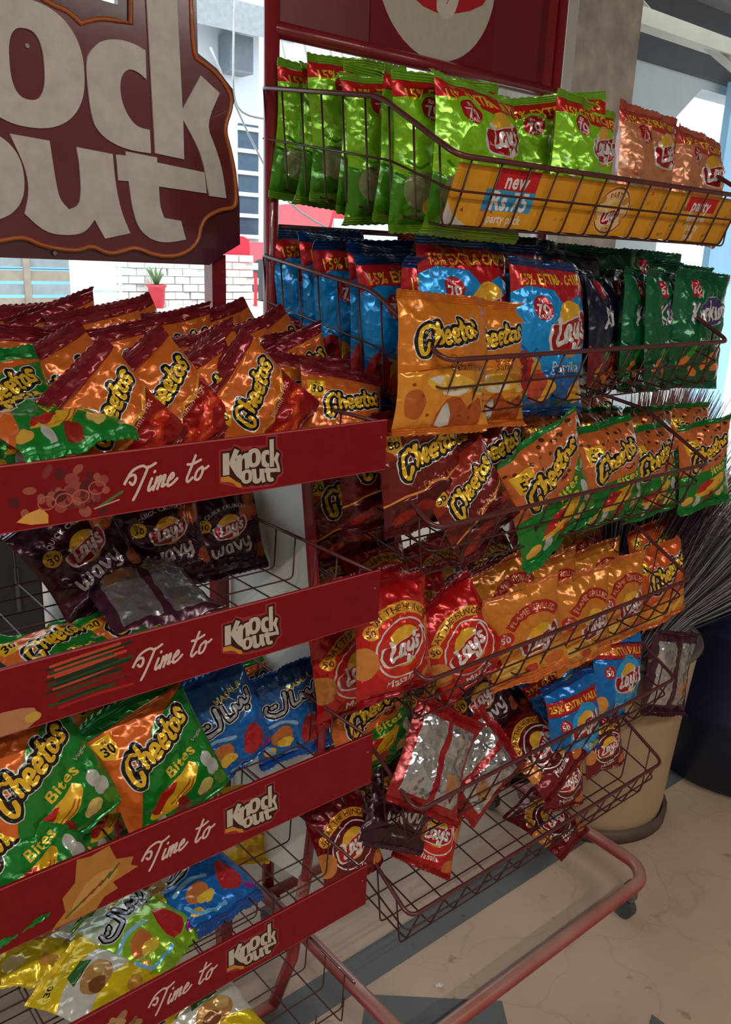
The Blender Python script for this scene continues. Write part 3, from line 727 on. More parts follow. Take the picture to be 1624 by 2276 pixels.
for x, y in ((110, 200), (165, 1125)):
    inA('screw', MB().lathe([(.0, -.002), (.003, -.002), (.003, 0)], 8), M_STEEL).matrix_local = Matrix.Translation((SX(x)-.4, 1.2685-1.3, SZ(y))) @ Matrix.Rotation(R(-90), 4, 'X')

# ------------------------------------------------------------------ left rack shelves
def strip_art(kind, w, h):
    A = Art(w*1000, h*1000, (122, 8, 18)); H = h*1000; X = lambda m: m*1000
    rr = random.Random(kind)
    cx = 313
    if kind == 1:
        for i in range(46): A.ell(cx-10+rr.gauss(0, 22), H*.44+rr.gauss(0, 11), rr.uniform(4, 9), rr.uniform(3, 7), rr.choice([(120,50,46),(98,36,36),(140,66,58),(86,28,30),(150,80,64)]), rr.uniform(0, 180), 9)
        A.poly([(cx-62,H*.14),(cx-30,H*.05),(cx-36,H*.3)], (206, 150, 70), 2)
        for i in range(4): A.lay(ribbon(el(cx-30+i*18, H*.42+rr.uniform(-6, 8), 9, 7, 10), .7, 2, True), (170, 90, 80))
        A.stroke([(cx+26, H*.18), (cx+40, H*.28), (cx+52, H*.36)], 1.5, (70, 110, 50)); A.stroke([(cx+20, H*.16), (cx+48, H*.24)], .8, (190, 150, 130))
    elif kind == 2:
        for i in range(20):
            y = H*(.18+.035*i); A.stroke([(cx-40+rr.uniform(-8, 8), y), (cx, y+3), (cx+35+rr.uniform(-10, 20), y+rr.uniform(2, 8))], 1.8, rr.choice([(160,34,34),(44,70,34),(120,24,24),(180,70,50),(30,48,30)]))
        A.poly([(cx-150,0),(cx-70,0),(cx-60,H*.3),(cx-110,H*.34)], (176, 120, 84), 3); A.ell(cx-62, H*.16, 9, 6, (190, 150, 60))
    elif kind == 3:
        A.poly([(cx-62,0),(cx-8,0),(cx+4,H*.16),(cx+22,H*.2),(cx+16,H*.34),(cx+50,H*.42),(cx+40,H*.5),(cx+44,H*.62),(cx+22,H*.7),(cx+14,H*.97),(cx-10,H*.92),(cx-26,H*.96),(cx-30,H*.6),(cx-46,H*.44),(cx-44,H*.2)], (172, 116, 50))
        A.poly([(cx-40,H*.1),(cx+2,H*.3),(cx+24,H*.5),(cx+6,H*.6),(cx-18,H*.5)], (190, 140, 74), 2)
        for i in range(6): A.stroke([(cx-44+i*11, H*.1+i*6), (cx-30+i*11, H*.2+i*7)], 1.3, rr.choice([(70,90,36),(130,70,30)]))
    elif kind == 4:
        for i in range(26): A.ell(cx+rr.gauss(0, 20), H*.4+rr.gauss(0, 12), rr.uniform(6, 12), rr.uniform(4, 7), rr.choice([(150,110,70),(170,130,90),(120,84,54),(110,90,60)]), rr.uniform(0, 180), 9)
    s = H/70
    A.word('time to', 419, H*.5, 104, [(.10, (206, 184, 172))], 4, .38)
    A.ko(532, H*.5, 84)
    A.rect(0, H-1.6, w*1000, H, (176, 80, 84)); A.rect(0, 0, w*1000, 1.2, (150, 60, 66))
    for x in (8, w*1000-9): A.ell(x, H*.66, 2.4, 2.4, (96, 40, 44)); A.ell(x, H*.66, 1.2, 1.2, (170, 120, 120))
    return A
SH = [(1.238, 1.168, 1.31), (1.022, .944, None), (.758, .672, None), (.520, .445, None), (.285, .205, None)]
ORD = ['topmost', 'second', 'third', 'fourth', 'lowest']
X0, X1, YF, YB = .012, .757, .857, 1.268
for i, (zt, zb, zback) in enumerate(SH):
    t = thing('wire_shelf', f'{ORD[i]} wire shelf of the left rack with red Time to strip along its front' if i < 4 else 'lowest wire shelf of the left rack, near the floor under the last red strip', 'wire shelf', (.38, YF, zb), 0, 'wire shelves of the left rack')
    T = lambda o: setattr(o, 'location', (-.38, -YF, -zb)) or o
    A = strip_art(i+1, X1-X0, zt-zb)
    if i < 4: me = sheet('front_strip', A, 12, lambda x, y, d: (X0+x/1000, YF-.006+d, zb+y/1000), PAINTED, .004)
    if i < 4: T(link('front_strip', me, t))
    rail = zt-.004; fl = zb+.004; bk = zback or zt
    rm = fillet([(X0+.008, YF+.004, rail), (X0+.008, YB, rail), (X0+.008, YB, bk), (X1-.008, YB, bk), (X1-.008, YB, rail), (X1-.008, YF+.004, rail)], .012)
    T(MB().tube(rm, .0028, 6).obj('rim', M_RIM, t, True))
    n = 8
    for k in range(n):
        y = YF+.03+(YB-YF-.035)*k/(n-1)
        T(MB().tube(fillet([(X0+.008, y, rail), (X0+.012, y, fl), (X1-.012, y, fl), (X1-.008, y, rail)], .008, 3), .0014, 5).obj('wire', M_WIRE, t, True))
    n = 13
    for k in range(n):
        x = X0+.03+(X1-X0-.06)*k/(n-1)
        T(MB().tube(fillet([(x, YF+.004, zt-.02), (x, YF+.008, fl), (x, YB-.004, fl), (x, YB, bk)], .008, 3), .0014, 5).obj('wire', M_WIRE, t, True))

# ------------------------------------------------------------------ right rack: frame, header, base on castors
rackB = thing('display_rack', 'red tubular display rack on castors on the right with round-logo header', 'display rack', (1.24, 1.31, 0))
def inB(name, mb, m, smooth=False):
    o = mb.obj(name, m, rackB, smooth); o.location = (-1.24, -1.31, 0); return o
BX0, BX1 = .875, 1.606
for x in (BX0, BX1):
    inB('post', MB().tube([(x, 1.31, .1), (x, 1.31, 2.35)], .0135, 12), M_RED, True)
M_HEAD = mat('header_panel', (120, 20, 36), .35, 0, .12, 6, .03, 40, .3)
inB('header_panel', MB().box((BX0, 1.318, 1.80), (BX1, 1.326, 2.33)), M_HEAD)
inB('header_bar', MB().tube([(BX0, 1.308, 1.797), (BX1, 1.308, 1.797)], .013, 10), M_RED, True)
inB('header_bar', MB().tube([(BX0, 1.308, 2.34), (BX1, 1.308, 2.34)], .013, 10), M_RED, True)
inB('header_stile', MB().box((BX1-.05, 1.302, 1.80), (BX1-.022, 1.318, 2.33)), M_RED)
A = Art(330, 330, (120, 20, 36)); A.ell(165, 165, 160, 160, (196, 186, 170), 0, 48)
A.poly([(22,190),(70,120),(165,88),(290,124),(312,190),(300,250),(165,264),(30,240)], (190, 30, 44), 3); A.word('lays', 165, 170, 220, [(.17, (214, 204, 190))], 6, .12)
hl = sheet('header_logo', A, 40, lambda x, y, d: (1.25+(x-165)/1000*.98, 1.3165+d, 1.965+(y-165)/1000*.98), PAINTED)
o = link('header_logo', hl, rackB); o.location = (-1.24, -1.31, 0)
base = fillet([(.857, 1.31, .105), (.857, .812, .105), (1.56, .812, .105), (1.60, .85, .105), (1.62, 1.31, .105)], .045, 6)
inB('base_tube', MB().tube(base, .0145, 12), M_REDD, True)
inB('base_bar', MB().tube([(.857, 1.29, .105), (1.62, 1.29, .105)], .012, 10), M_REDD, True)
for x, y in ((.875, .83), (1.545, .826), (.875, 1.29), (1.60, 1.29)):
    c = inB('caster', MB().box((x-.012, y-.012, .055), (x+.012, y+.012, .095)).tube([(x, y, .02), (x, y, .06)], .006, 6), M_STEEL)
    w = MB().tube([(x-.010, y+.01, .0265), (x+.010, y+.01, .0265)], .026, 14).obj('wheel', M_RUB, c)
for z in (.55, 1.05, 1.49):
    inB('back_bar', MB().tube([(BX0, 1.322, z), (BX1, 1.322, z)], .005, 8), M_RIM, True)

FRONT = [1.578, 1.312, 1.065, .812, .575, .362]
BORD = ['topmost', 'second', 'third', 'fourth', 'fifth', 'lowest']
CX0, CX1 = .858, 1.645
WHAT = ['holding green and pink party bags', 'holding blue, orange and dark green bags', 'holding dark red and green spotted bags', 'holding red and orange bags', 'with a loose heap of mixed bags', 'nearly empty, just above the castors']
for i, zf in enumerate(FRONT):
    t = thing('wire_basket', f'{BORD[i]} wire basket of the right rack, {WHAT[i]}', 'wire basket', (1.25, .85, zf-.09), 0, 'wire baskets of the right rack')
    T = lambda o: setattr(o, 'location', (-1.25, -.85, -(zf-.09))) or o
    zr = lambda y: zf+(.086*(y-.85)/.16 if y < 1.01 else .086+.046*(y-1.01)/.32)
    zfl = lambda y: zf-.09+.066*(y-.87)/.45
    yb = 1.318
    loop = [(CX0, yb, zr(yb)), (CX0, 1.01, zr(1.01)), (CX0, .85, zf), (CX1, .85, zf), (CX1, 1.01, zr(1.01)), (CX1, yb, zr(yb)), ]
    T(MB().tube(fillet(loop, .022, 5, True), .0040, 7, True).obj('rim', M_RIM, t, True))
    mid = [(CX0+.006, yb, (zr(yb)+zfl(yb))/2), (CX0+.006, .99, (zr(.99)+zfl(.99))/2), (CX0+.006, .862, zf-.042), (CX1-.006, .862, zf-.042), (CX1-.006, .99, (zr(.99)+zfl(.99))/2), (CX1-.006, yb, (zr(yb)+zfl(yb))/2)]
    T(MB().tube(fillet(mid, .015, 4), .0018, 5).obj('wire', M_WIRE, t, True))
    n = 9
    for k in range(n):
        y = .885+(yb-.895)*k/(n-1)
        T(MB().tube(fillet([(CX0, y, zr(y)), (CX0+.014, y, zfl(y)), (CX1-.014, y, zfl(y)), (CX1, y, zr(y))], .010, 3), .0017, 5).obj('wire', M_WIRE, t, True))
    n = 13
    for k in range(n):
        x = CX0+.03+(CX1-CX0-.06)*k/(n-1)
        T(MB().tube(fillet([(x, .85, zf), (x, .885, zfl(.885)), (x, yb-.01, zfl(yb)), (x, yb, zr(yb))], .010, 3), .0017, 5).obj('wire', M_WIRE, t, True))
    for x in (BX0+.024, BX1-.024):
        T(MB().tube(fillet([(x-.01, yb, zr(yb)), (x-.01, yb+.004, zr(yb)+.05), (x+.01, yb+.004, zr(yb)+.05), (x+.01, yb, zr(yb))], .008, 3), .0030, 6).obj('hook', M_RIM, t, True))

# yellow shelf card standing behind the top basket's front wires
A = Art(780, 78, (216, 150, 40)); rr = random.Random(5)
for i in range(60): A.poly([(x, y), (x+rr.uniform(3, 12), y+rr.uniform(-4, 4)), (x+rr.uniform(2, 9), y+rr.uniform(3, 8))], c) if (x := rr.uniform(0, 770), y := rr.uniform(2, 72), c := rr.choice([(196,110,30),(226,170,60),(70,130,60),(150,90,40),(200,80,40)])) else 0
A.rect(84, 50, 178, 78, (196, 36, 40)); A.text('new', 131, 63, 20, WHT, .04)
A.poly([(70,22),(180,22),(180,50),(70,50)], (60, 150, 200)); A.text('Rs.75', 127, 36, 24, WHT, .05); A.text('party pack', 128, 12, 12, WHT, .02)
A.ell(385, 38, 46, 37, (226, 190, 130)); A.lay(ribbon(el(385, 38, 43, 34, 18), 1.6, 3, True), (150, 80, 40)); lays(A, 385, 30, 26); A.text('PARTY', 385, 62, 9, (150, 50, 30), .02, 0, 40); A.text('SIZE', 385, 8, 8, (110, 60, 30), .02)
for x, y, r in ((350, 52, 8), (412, 54, 9), (420, 26, 7), (346, 24, 7)): A.ell(x, y, r, r*.7, (200, 130, 50), 20)
A.rect(600, 50, 700, 74, (196, 36, 40)); A.text('party', 650, 61, 19, WHT, .04); A.text('time in', 650, 41, 14, WHT, .03); A.text('party', 650, 25, 13, WHT, .02); A.text('pack', 650, 9, 12, WHT, .02)
A.poly([(0,0),(50,0),(16,14),(0,30)], (190, 186, 178))
me = sheet('price_card', A, 40, lambda x, y, d: (CX0+.016+x/1000*.97, .8905-y/78*.030+d, FRONT[0]-.084+y/1000), PAINTED, .0015)
tag(link('price_card', me), 'yellow printed price card behind the front wires of the topmost basket', 'price card')

# ------------------------------------------------------------------ crisp packets: code, centre, roll, tilt, yaw, scale, label
BAGS = {
 'cheese puff bags on the top shelf of the left rack': [
  ('C3', 0.411, 1.240, 1.289, 3, 8, 0, 1, 'orange cheese puff bag at the back rail, cut by the left photo edge'),
  ('C3', 0.471, 1.230, 1.294, 18, 8, 4, 1, 'orange cheese puff bag at the back rail with rising purple seal, left of upright one'),
  ('C3', 0.515, 1.190, 1.290, 10, 10, 0, 1, 'orange cheese puff bag standing upright by the back rail with its whole logo showing'),
  ('C3', 0.592, 1.220, 1.276, 4, 10, -5, 1, 'orange cheese puff bag at the back rail right of the upright logo bag'),
  ('C3', 0.662, 1.250, 1.276, 12, 10, -6, 1, 'orange cheese puff bag against the back rail midway along the top left shelf'),
  ('C3', 0.723, 1.250, 1.277, 14, 10, -8, 1, 'orange cheese puff bag against the back rail beside the square red post'),
  ('C3', 0.762, 1.250, 1.279, 25, 12, -10, 1, 'orange cheese puff bag leaning on the back rail right of the square red post'),
  ('C3', 0.351, 1.120, 1.272, -10, 25, 5, 1, 'orange cheese puff bag with price tag 30 above the green bags, at the photo edge'),
  ('C3', 0.398, 1.130, 1.273, 6, 28, 5, 1, 'orange cheese puff bag half hidden under a tilted purple seal, above the green bags'),
  ('C3', 0.413, 1.070, 1.263, 24, 15, 3, 1, 'orange cheese puff bag tilted up to the right, second row, near the green bags'),
  ('C3', 0.480, 1.100, 1.266, 8, 20, 0, 1, 'orange cheese puff bag in the middle row straight below the upright logo bag'),
  ('C3', 0.528, 1.090, 1.258, 20, 25, -4, 1, 'orange cheese puff bag in the middle row behind the folded silver-edged one'),
  ('C3', 0.599, 1.120, 1.255, 8, 22, -6, 1, 'orange cheese puff bag with tag 30 in the middle row, centre of the shelf'),
  ('C3', 0.657, 1.130, 1.253, 22, 22, -8, 1, 'orange cheese puff bag in the middle row with a silver glare under its seal'),
  ('C3', 0.723, 1.160, 1.259, 16, 15, -8, 1, 'orange cheese puff bag with a long purple seal running to the blue bags'),
  ('C3', 0.808, 1.190, 1.269, 30, 12, -10, 1, 'orange cheese puff bag with a pointed corner standing highest beside the round rack post'),
  ('C3', 0.394, 1.070, 1.239, -4, 18, 5, 1, 'orange cheese puff bag with yellow 30 tag directly above the lying green bag'),
  ('C3', 0.404, 0.930, 1.250, 40, 12, 0, 1, 'crumpled orange cheese puff bag turned on its side behind the brown food picture'),
  ('C3', 0.485, 0.960, 1.260, 36, 12, -5, 1, 'shiny orange cheese puff bag with steep logo above the words Time to'),
  ('C3', 0.554, 0.970, 1.244, 28, 15, -6, 1, 'orange cheese puff bag with 30 tag in the front row left of the steepest logo'),
  ('C3', 0.613, 0.950, 1.251, 48, 8, -6, 1, 'orange cheese puff bag with the steepest logo, right above the white logo on the strip'),
  ('C3', 0.623, 1.040, 1.258, 34, 18, -8, 1, 'orange cheese puff bag behind the steepest logo, silver glare on its corner'),
  ('C3', 0.790, 1.100, 1.249, 22, 12, -10, 1, 'orange cheese puff bag with dark seal pointing right towards the blue bags'),
  ('C3', 0.753, 1.020, 1.232, -8, 22, -12, 1, 'orange cheese puff bag with 30 tag near the right end of the top left shelf'),
  ('C3', 0.774, 0.970, 1.221, -12, 24, -10, 1, 'orange cheese puff bag sloping down at the right end of the top left shelf'),
  ('C3', 0.753, 1.140, 1.242, 8, 26, -8, 1, 'orange cheese puff bag buried in the middle row right of centre'),
  ('C3', 0.590, 1.260, 1.286, 20, 10, 4, 1, 'orange cheese puff bag showing only its top seal at the back rail'),
  ('C3', 0.863, 1.100, 1.222, -14, 30, -10, 1, 'orange cheese puff bag lying at the far right end of the top left shelf'),
 ],
 'green bags on the top shelf of the left rack': [
  ('CB', 0.316, 1.000, 1.257, 6, 44, 10, 1, 'green snack bag at the left photo edge above the lying green one'),
  ('CB', 0.326, 0.949, 1.262, 6, 82, 8, 1.0, 'green snack bag lying flat over the red strip at the left photo edge'),
 ],
 'dark wavy chip bags on the second shelf': [
  ('LW', 0.418, 1.080, 1.043, 22, 18, 4, 1.04, 'dark purple wavy chip bag tilted to the left, leftmost of the three'),
  ('LW', 0.557, 1.120, 1.031, 4, 12, -3, 1, 'dark purple wavy chip bag in the middle of the three, upright'),
  ('LW', 0.699, 1.180, 0.996, 4, 10, -5, 1, 'dark purple wavy chip bag with silver top seal, right of the three'),
  ('LW', 0.568, 1.240, 1.019, 8, 10, 0, 1, 'dark purple wavy chip bag hidden behind the tilted one'),
  ('LW', 0.688, 1.250, 1.019, 2, 10, -4, 1, 'dark purple wavy chip bag hidden behind the middle and right ones'),
 ],
 'loose bags on the second shelf': [
  ('LW', 0.486, 1.033, 0.988, -176, -72, 184, 1.15, 'wavy chip bag lying with its silver underside up in front of the upright ones'),
  ('CB', 0.347, 0.969, 0.955, 6, 86, 6, 0.95, 'green and orange snack bag lying flat at the left front of the second shelf'),
  ('CB', 0.455, 0.973, 0.955, 6, 86, 2, 0.95, 'green and orange snack bag lying flat right behind the second strip'),
 ],
 'green snack bags on the third shelf': [
  ('CB', 0.284, 0.920, 0.825, 18, 14, 6, 1.12, 'large-looking green snack bag at the left front of the third shelf'),
  ('CB', 0.267, 0.990, 0.822, 16, 14, 8, 1.05, 'green snack bag cut by the photo edge on the third shelf'),
  ('CB', 0.449, 1.030, 0.803, 12, 14, 4, 1.05, 'green snack bag with orange corner and 30 tag behind the front one'),
  ('CB', 0.447, 0.930, 0.790, 14, 16, 4, 1.12, 'green snack bag at the centre front of the third shelf with its bird-yellow chip showing'),
  ('CB', 0.387, 1.020, 0.716, 20, 24, 2, 1, 'green snack bag in shadow between the two front ones'),
  ('CB', 0.588, 1.140, 0.756, 16, 12, 0, 1, 'green snack bag below the words Time to, mostly hidden by the second strip'),
  ('CB', 0.768, 1.220, 0.696, 12, 8, -5, 1.1, 'green snack bag under the white logo of the second strip'),
  ('CB', 0.725, 1.160, 0.672, 6, 16, -5, 1, 'green snack bag hidden behind the two blue bags'),
  ('CB', 0.249, 0.900, 0.767, 10, 30, 6, 1, 'green snack bag with silver corner low at the left photo edge'),
 ],
 'blue snack bags on the third shelf': [
  ('SB', 0.601, 1.020, 0.743, 18, 10, -4, 1.1, 'blue snack bag with grey lettering next to the centre green bag'),
  ('SB', 0.726, 1.030, 0.723, 6, 10, -8, 1.05, 'blue snack bag at the right end of the third shelf beside the white panel'),
  ('SB', 0.598, 1.100, 0.718, 24, 14, -2, 1, 'blue snack bag wedged behind the green front bag'),
 ],
 'loose bags on the fourth shelf': [
  ('SB', 0.556, 1.042, 0.470, 12, 80, 0, 1.15, 'blue snack bag lying under the third red strip'),
  ('SG', 0.431, 1.002, 0.468, 22, 80, 4, 1.1, 'lime green snack bag lying in the middle of the fourth shelf'),
  ('YL', 0.307, 1.076, 0.468, -34, 78, 10, 1.0, 'yellow and white snack bag lying at the left photo edge'),
  ('YL', 0.345, 0.939, 0.464, 24, 80, 8, 0.95, 'yellow snack bag with a food picture lying behind the lowest visible strip'),
  ('YL', 0.739, 1.200, 0.397, -14, 14, -6, 1, 'yellow snack bag standing at the right under the third strip'),
  ('YL', 0.442, 1.104, 0.475, 30, 70, 0, 0.9, 'yellow snack bag lying at the back, under the chip picture of the third strip'),
  ('YL', 0.477, 1.059, 0.470, -30, 74, 0, 0.8, 'pale snack bag lying behind the blue one'),
 ],
 'bags on the lowest shelf': [
  ('YL', 0.546, 0.981, 0.235, 6, 66, 0, 1.1, 'yellow snack bag lying at the bottom edge of the photo'),
 ],
 'bags in the topmost basket': [
  ('LG', 1.225, 0.930, 1.598, -4, 4, 6, 0.92, 'bright green chip bag second from the left along the front of the topmost basket'),
  ('LP', 1.438, 0.950, 1.612, -3, 4, 4, 0.96, 'pinkish orange chip bag third along the front of the topmost basket'),
  ('LP', 1.616, 0.950, 1.594, -4, 4, 0, 0.95, 'pinkish orange chip bag at the right end of the topmost basket'),
  ('LG', 1.204, 0.970, 1.608, 8, 0, -30, 0.92, 'twisted green chip bag with folded top between the two front green ones'),
  ('LP', 1.647, 1.030, 1.611, -2, 4, 0, 0.95, 'pinkish orange chip bag half hidden between the two front pink ones'),
 ],
 'bags in the second basket': [
  ('OC', 0.902, 0.895, 1.298, -4, 6, 4, 0.95, 'orange puff bag at the left front corner of the second basket'),
  ('OC', 1.041, 0.935, 1.286, -4, 6, 2, 0.93, 'orange puff bag tucked behind the front orange one'),
  ('LB', 1.187, 0.935, 1.322, -3, 4, 0, 1, 'blue chip bag standing alone at the front centre of the second basket'),
  ('LB', 1.012, 0.965, 1.349, -2, 6, 0, 1, 'blue chip bag with red band directly behind the orange bags'),
  ('KN', 1.398, 0.980, 1.319, -4, 6, 24, 1, 'dark navy snack bag turned sideways next to the front blue bag'),
  ('KN', 1.517, 1.030, 1.320, -2, 6, 22, 1, 'dark navy snack bag behind the sideways one'),
  ('KG', 1.525, 0.990, 1.319, -6, 6, 20, 1, 'dark green snack bag leftmost of the four green ones'),
  ('KG', 1.581, 0.965, 1.321, -4, 6, 14, 1, 'dark green snack bag second of the four green ones'),
  ('KG', 1.674, 0.940, 1.324, -4, 6, -4, 1, 'dark green snack bag at the right front of the second basket with white lettering'),
  ('KG', 1.694, 1.000, 1.337, -4, 6, -6, 1, 'dark green snack bag behind the right front one'),
  ('KG', 1.558, 1.100, 1.364, -2, 10, -10, 1, 'dark green snack bag further back with its green seal bent over'),
  ('KG', 1.743, 1.100, 1.362, -2, 10, -10, 1, 'dark green snack bag in the second row at the right'),
  ('KK', 1.352, 1.250, 1.373, -2, 8, 0, 1, 'black snack bag at the back of the second basket, leftmost'),
  ('KK', 1.473, 1.250, 1.378, -2, 8, 0, 1, 'black snack bag at the back of the second basket, middle'),
  ('KK', 1.604, 1.250, 1.378, -2, 8, 0, 1, 'black snack bag at the back of the second basket with 60 tag, rightmost'),
  ('KN', 1.385, 1.120, 1.355, -2, 8, 0, 1, 'navy snack bag in the middle row behind the front blue bag'),
  ('KN', 1.433, 1.080, 1.357, -2, 8, -8, 1, 'navy snack bag in the middle row with a yellow picture by the pillar'),
 ],
 'dark red puff bags in the third basket': [
  ('CF', 0.897, 0.925, 1.137, 2, 8, 2, 1, 'dark red puff bag at the left front of the third basket with full logo'),
  ('CF', 0.880, 1.000, 1.123, 4, 8, 0, 1, 'dark red puff bag behind the left front one, half hidden by the red strip'),
  ('CF', 1.104, 0.970, 1.104, 2, 12, -4, 1, 'dark red puff bag with a torn shiny logo, third along the front'),
  ('CF', 0.987, 0.900, 1.078, 28, 14, -4, 0.88, 'orange red puff bag lying aslant against the front wires of the third basket'),
  ('CF', 0.893, 1.100, 1.036, 6, 10, 0, 1, 'dark red puff bag in shadow behind the end of the red strip'),
  ('CF', 0.947, 1.200, 1.033, 4, 8, 0, 1, 'dark red puff bag at the back left of the third basket'),
  ('CF', 1.073, 1.080, 1.114, 2, 16, 0, 1, 'dark red puff bag in the second row under the orange bags'),
  ('CF', 1.263, 1.120, 1.094, 2, 16, 0, 1, 'dark red puff bag in the second row under the front blue bag'),
 ],
 'green spotted puff bags in the third basket': [
  ('C5', 1.186, 0.900, 1.068, 22, 6, 0, 1.12, 'green and spotted orange puff bag tilted at the left, its corner poking through the wires'),
  ('C5', 1.397, 0.915, 1.063, 4, 8, 0, 1, 'green and spotted orange puff bag upright in the front middle of the third basket'),
  ('C5', 1.612, 0.960, 1.028, 2, 8, 0, 1, 'green and spotted orange puff bag tucked behind the front middle one'),
  ('C5', 1.791, 0.940, 1.026, 4, 8, -4, 1, 'green and spotted orange puff bag at the right front of the third basket'),
  ('C5', 1.419, 1.060, 1.069, 2, 16, 0, 1, 'green and spotted orange puff bag in the second row, left'),
  ('C5', 1.639, 1.090, 1.047, -2, 18, 0, 1, 'green and spotted orange puff bag in the second row, centre'),
  ('C5', 1.739, 1.050, 1.043, -3, 14, 0, 1, 'green and spotted orange puff bag in the second row, right of centre'),
  ('C5', 1.755, 1.200, 1.068, 0, 30, 0, 1, 'green and spotted orange puff bag leaning back in the last row, catching white light'),
  ('C5', 1.411, 1.150, 1.076, 6, 20, 0, 1, 'green and spotted orange puff bag in the back row behind the tilted one'),
  ('C5', 1.970, 1.080, 1.028, -4, 18, 0, 1, 'green and spotted orange puff bag in the second row at the right end'),
 ],
 'red chip bags in the fourth basket': [
  ('LM', 0.832, 0.900, 0.876, -2, 10, 4, 1.02, 'red chip bag with yellow arc at the left front of the fourth basket'),
  ('LM', 1.024, 0.935, 0.804, 26, 12, -10, 1, 'red chip bag tilted to the right beside the front red one'),
  ('LM', 0.996, 1.010, 0.818, -2, 14, 0, 1, 'red chip bag in the second row above the front red one'),
  ('LM', 0.887, 1.020, 0.839, -2, 12, 0, 1, 'red chip bag in the second row half behind the red strip'),
  ('LM', 0.811, 0.980, 0.809, 4, 8, 6, 1, 'red chip bag seen through the side wires at the left end'),
  ('LM', 1.220, 1.040, 0.764, 10, 16, -4, 1, 'red chip bag in the second row centre'),
  ('LM', 1.039, 1.160, 0.833, 4, 24, 0, 1, 'red chip bag lying back in the third row, left'),
  ('LM', 1.212, 1.170, 0.801, 12, 26, -4, 1, 'red chip bag lying back in the third row with silver seal, centre'),
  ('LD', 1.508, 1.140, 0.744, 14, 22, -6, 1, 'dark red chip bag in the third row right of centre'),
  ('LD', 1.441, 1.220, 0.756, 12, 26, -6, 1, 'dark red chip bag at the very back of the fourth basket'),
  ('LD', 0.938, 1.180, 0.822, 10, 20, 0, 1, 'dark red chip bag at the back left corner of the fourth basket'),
  ('CF', 1.849, 1.180, 0.737, 2, 16, -4, 0.9, 'dark red puff bag at the back right of the fourth basket'),
 ],
 'orange chip bags in the fourth basket': [
  ('LO', 1.166, 0.905, 0.795, 12, 6, -16, 1.02, 'orange chip bag with a silver edge, leftmost of the orange ones'),
  ('LO', 1.353, 0.915, 0.770, 6, 8, -6, 1.02, 'orange chip bag in the front middle of the fourth basket'),
  ('LO', 1.531, 0.945, 0.756, 6, 8, -6, 1, 'orange chip bag third along the front, in front of the puff bag'),
  ('CO', 1.706, 0.950, 0.751, 8, 8, -6, 1, 'bright orange puff bag at the right front of the fourth basket'),
  ('CO', 1.825, 1.050, 0.762, 10, 14, -6, 1, 'bright orange puff bag behind the right front one'),
  ('LO', 1.401, 1.020, 0.766, 10, 14, -8, 1, 'orange chip bag in the second row left of centre'),
  ('LO', 1.593, 1.040, 0.747, 8, 14, -6, 1, 'orange chip bag in the second row centre'),
  ('LO', 1.677, 1.140, 0.754, 8, 20, -6, 1, 'orange chip bag in the third row under the green bags'),
  ('LO', 1.231, 1.000, 0.799, 16, 16, -12, 1, 'orange chip bag in the second row next to the tilted red one'),
 ],
 'mixed bags in the fifth basket': [
  ('C5', 0.884, 1.000, 0.666, 6, 14, 0, 0.95, 'green and orange spotted bag at the left of the fifth basket'),
  ('LX', 1.073, 1.050, 0.616, 10, 14, -4, 1, 'dark purple chip bag crumpled at the back of the fifth basket, left'),
  ('LX', 1.184, 1.020, 0.592, 22, 16, -8, 1.05, 'dark purple chip bag crumpled at the back of the fifth basket, centre'),
  ('LX', 1.270, 1.000, 0.488, -12, 30, 0, 1, 'dark purple chip bag lying low in the middle of the fifth basket'),
  ('LM', 0.945, 0.900, 0.612, 36, -22, 180, 0.98, 'silver-backed bag with a red stripe lying face down at the left front'),
  ('LM', 1.089, 0.925, 0.534, 64, -30, 172, 0.92, 'silver-backed bag lying sideways against the striped one'),
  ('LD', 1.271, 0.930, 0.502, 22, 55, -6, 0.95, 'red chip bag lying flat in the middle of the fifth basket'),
  ('L5', 1.358, 0.905, 0.540, 2, 8, -2, 0.98, 'blue chip bag with 25% banner standing at the front of the fifth basket'),
  ('L5', 1.425, 1.000, 0.555, 28, 10, -8, 1, 'blue chip bag leaning to the right in the shade of the orange bags'),
  ('L5', 1.533, 0.930, 0.584, -12, 10, 0, 1.12, 'blue chip bag tilted left at the right end of the fifth basket'),
  ('LX', 1.792, 0.950, 0.503, 16, -12, 176, 1.1, 'silver-backed dark bag sticking out at the right corner of the fifth basket'),
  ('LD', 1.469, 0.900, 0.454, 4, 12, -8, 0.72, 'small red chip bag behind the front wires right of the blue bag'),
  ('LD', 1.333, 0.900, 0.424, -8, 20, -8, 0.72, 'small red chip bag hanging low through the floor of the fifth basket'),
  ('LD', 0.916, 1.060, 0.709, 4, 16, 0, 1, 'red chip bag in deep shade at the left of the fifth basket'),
  ('LX', 1.401, 1.050, 0.507, 16, 18, -4, 1, 'dark purple chip bag behind the leaning blue bag'),
  ('L5', 1.601, 1.040, 0.516, 14, 10, -6, 1, 'blue chip bag at the back between the two front blue bags'),
 ],
 'mixed bags in the lowest basket': [
  ('LX', 0.867, 1.020, 0.476, 8, 16, 4, 0.92, 'dark red wavy bag standing at the left of the lowest basket'),
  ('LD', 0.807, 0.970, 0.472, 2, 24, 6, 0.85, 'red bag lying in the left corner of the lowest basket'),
  ('CB', 0.888, 1.100, 0.476, 8, 20, 0, 1, 'green bag in the shade at the back left of the lowest basket'),
  ('LX', 0.928, 0.960, 0.504, -30, 22, 0, 0.92, 'dark red bag hanging aslant under the silver-backed one'),
  ('LM', 1.004, 0.950, 0.417, -38, 30, -6, 0.8, 'red and white bag lying aslant in the middle of the lowest basket'),
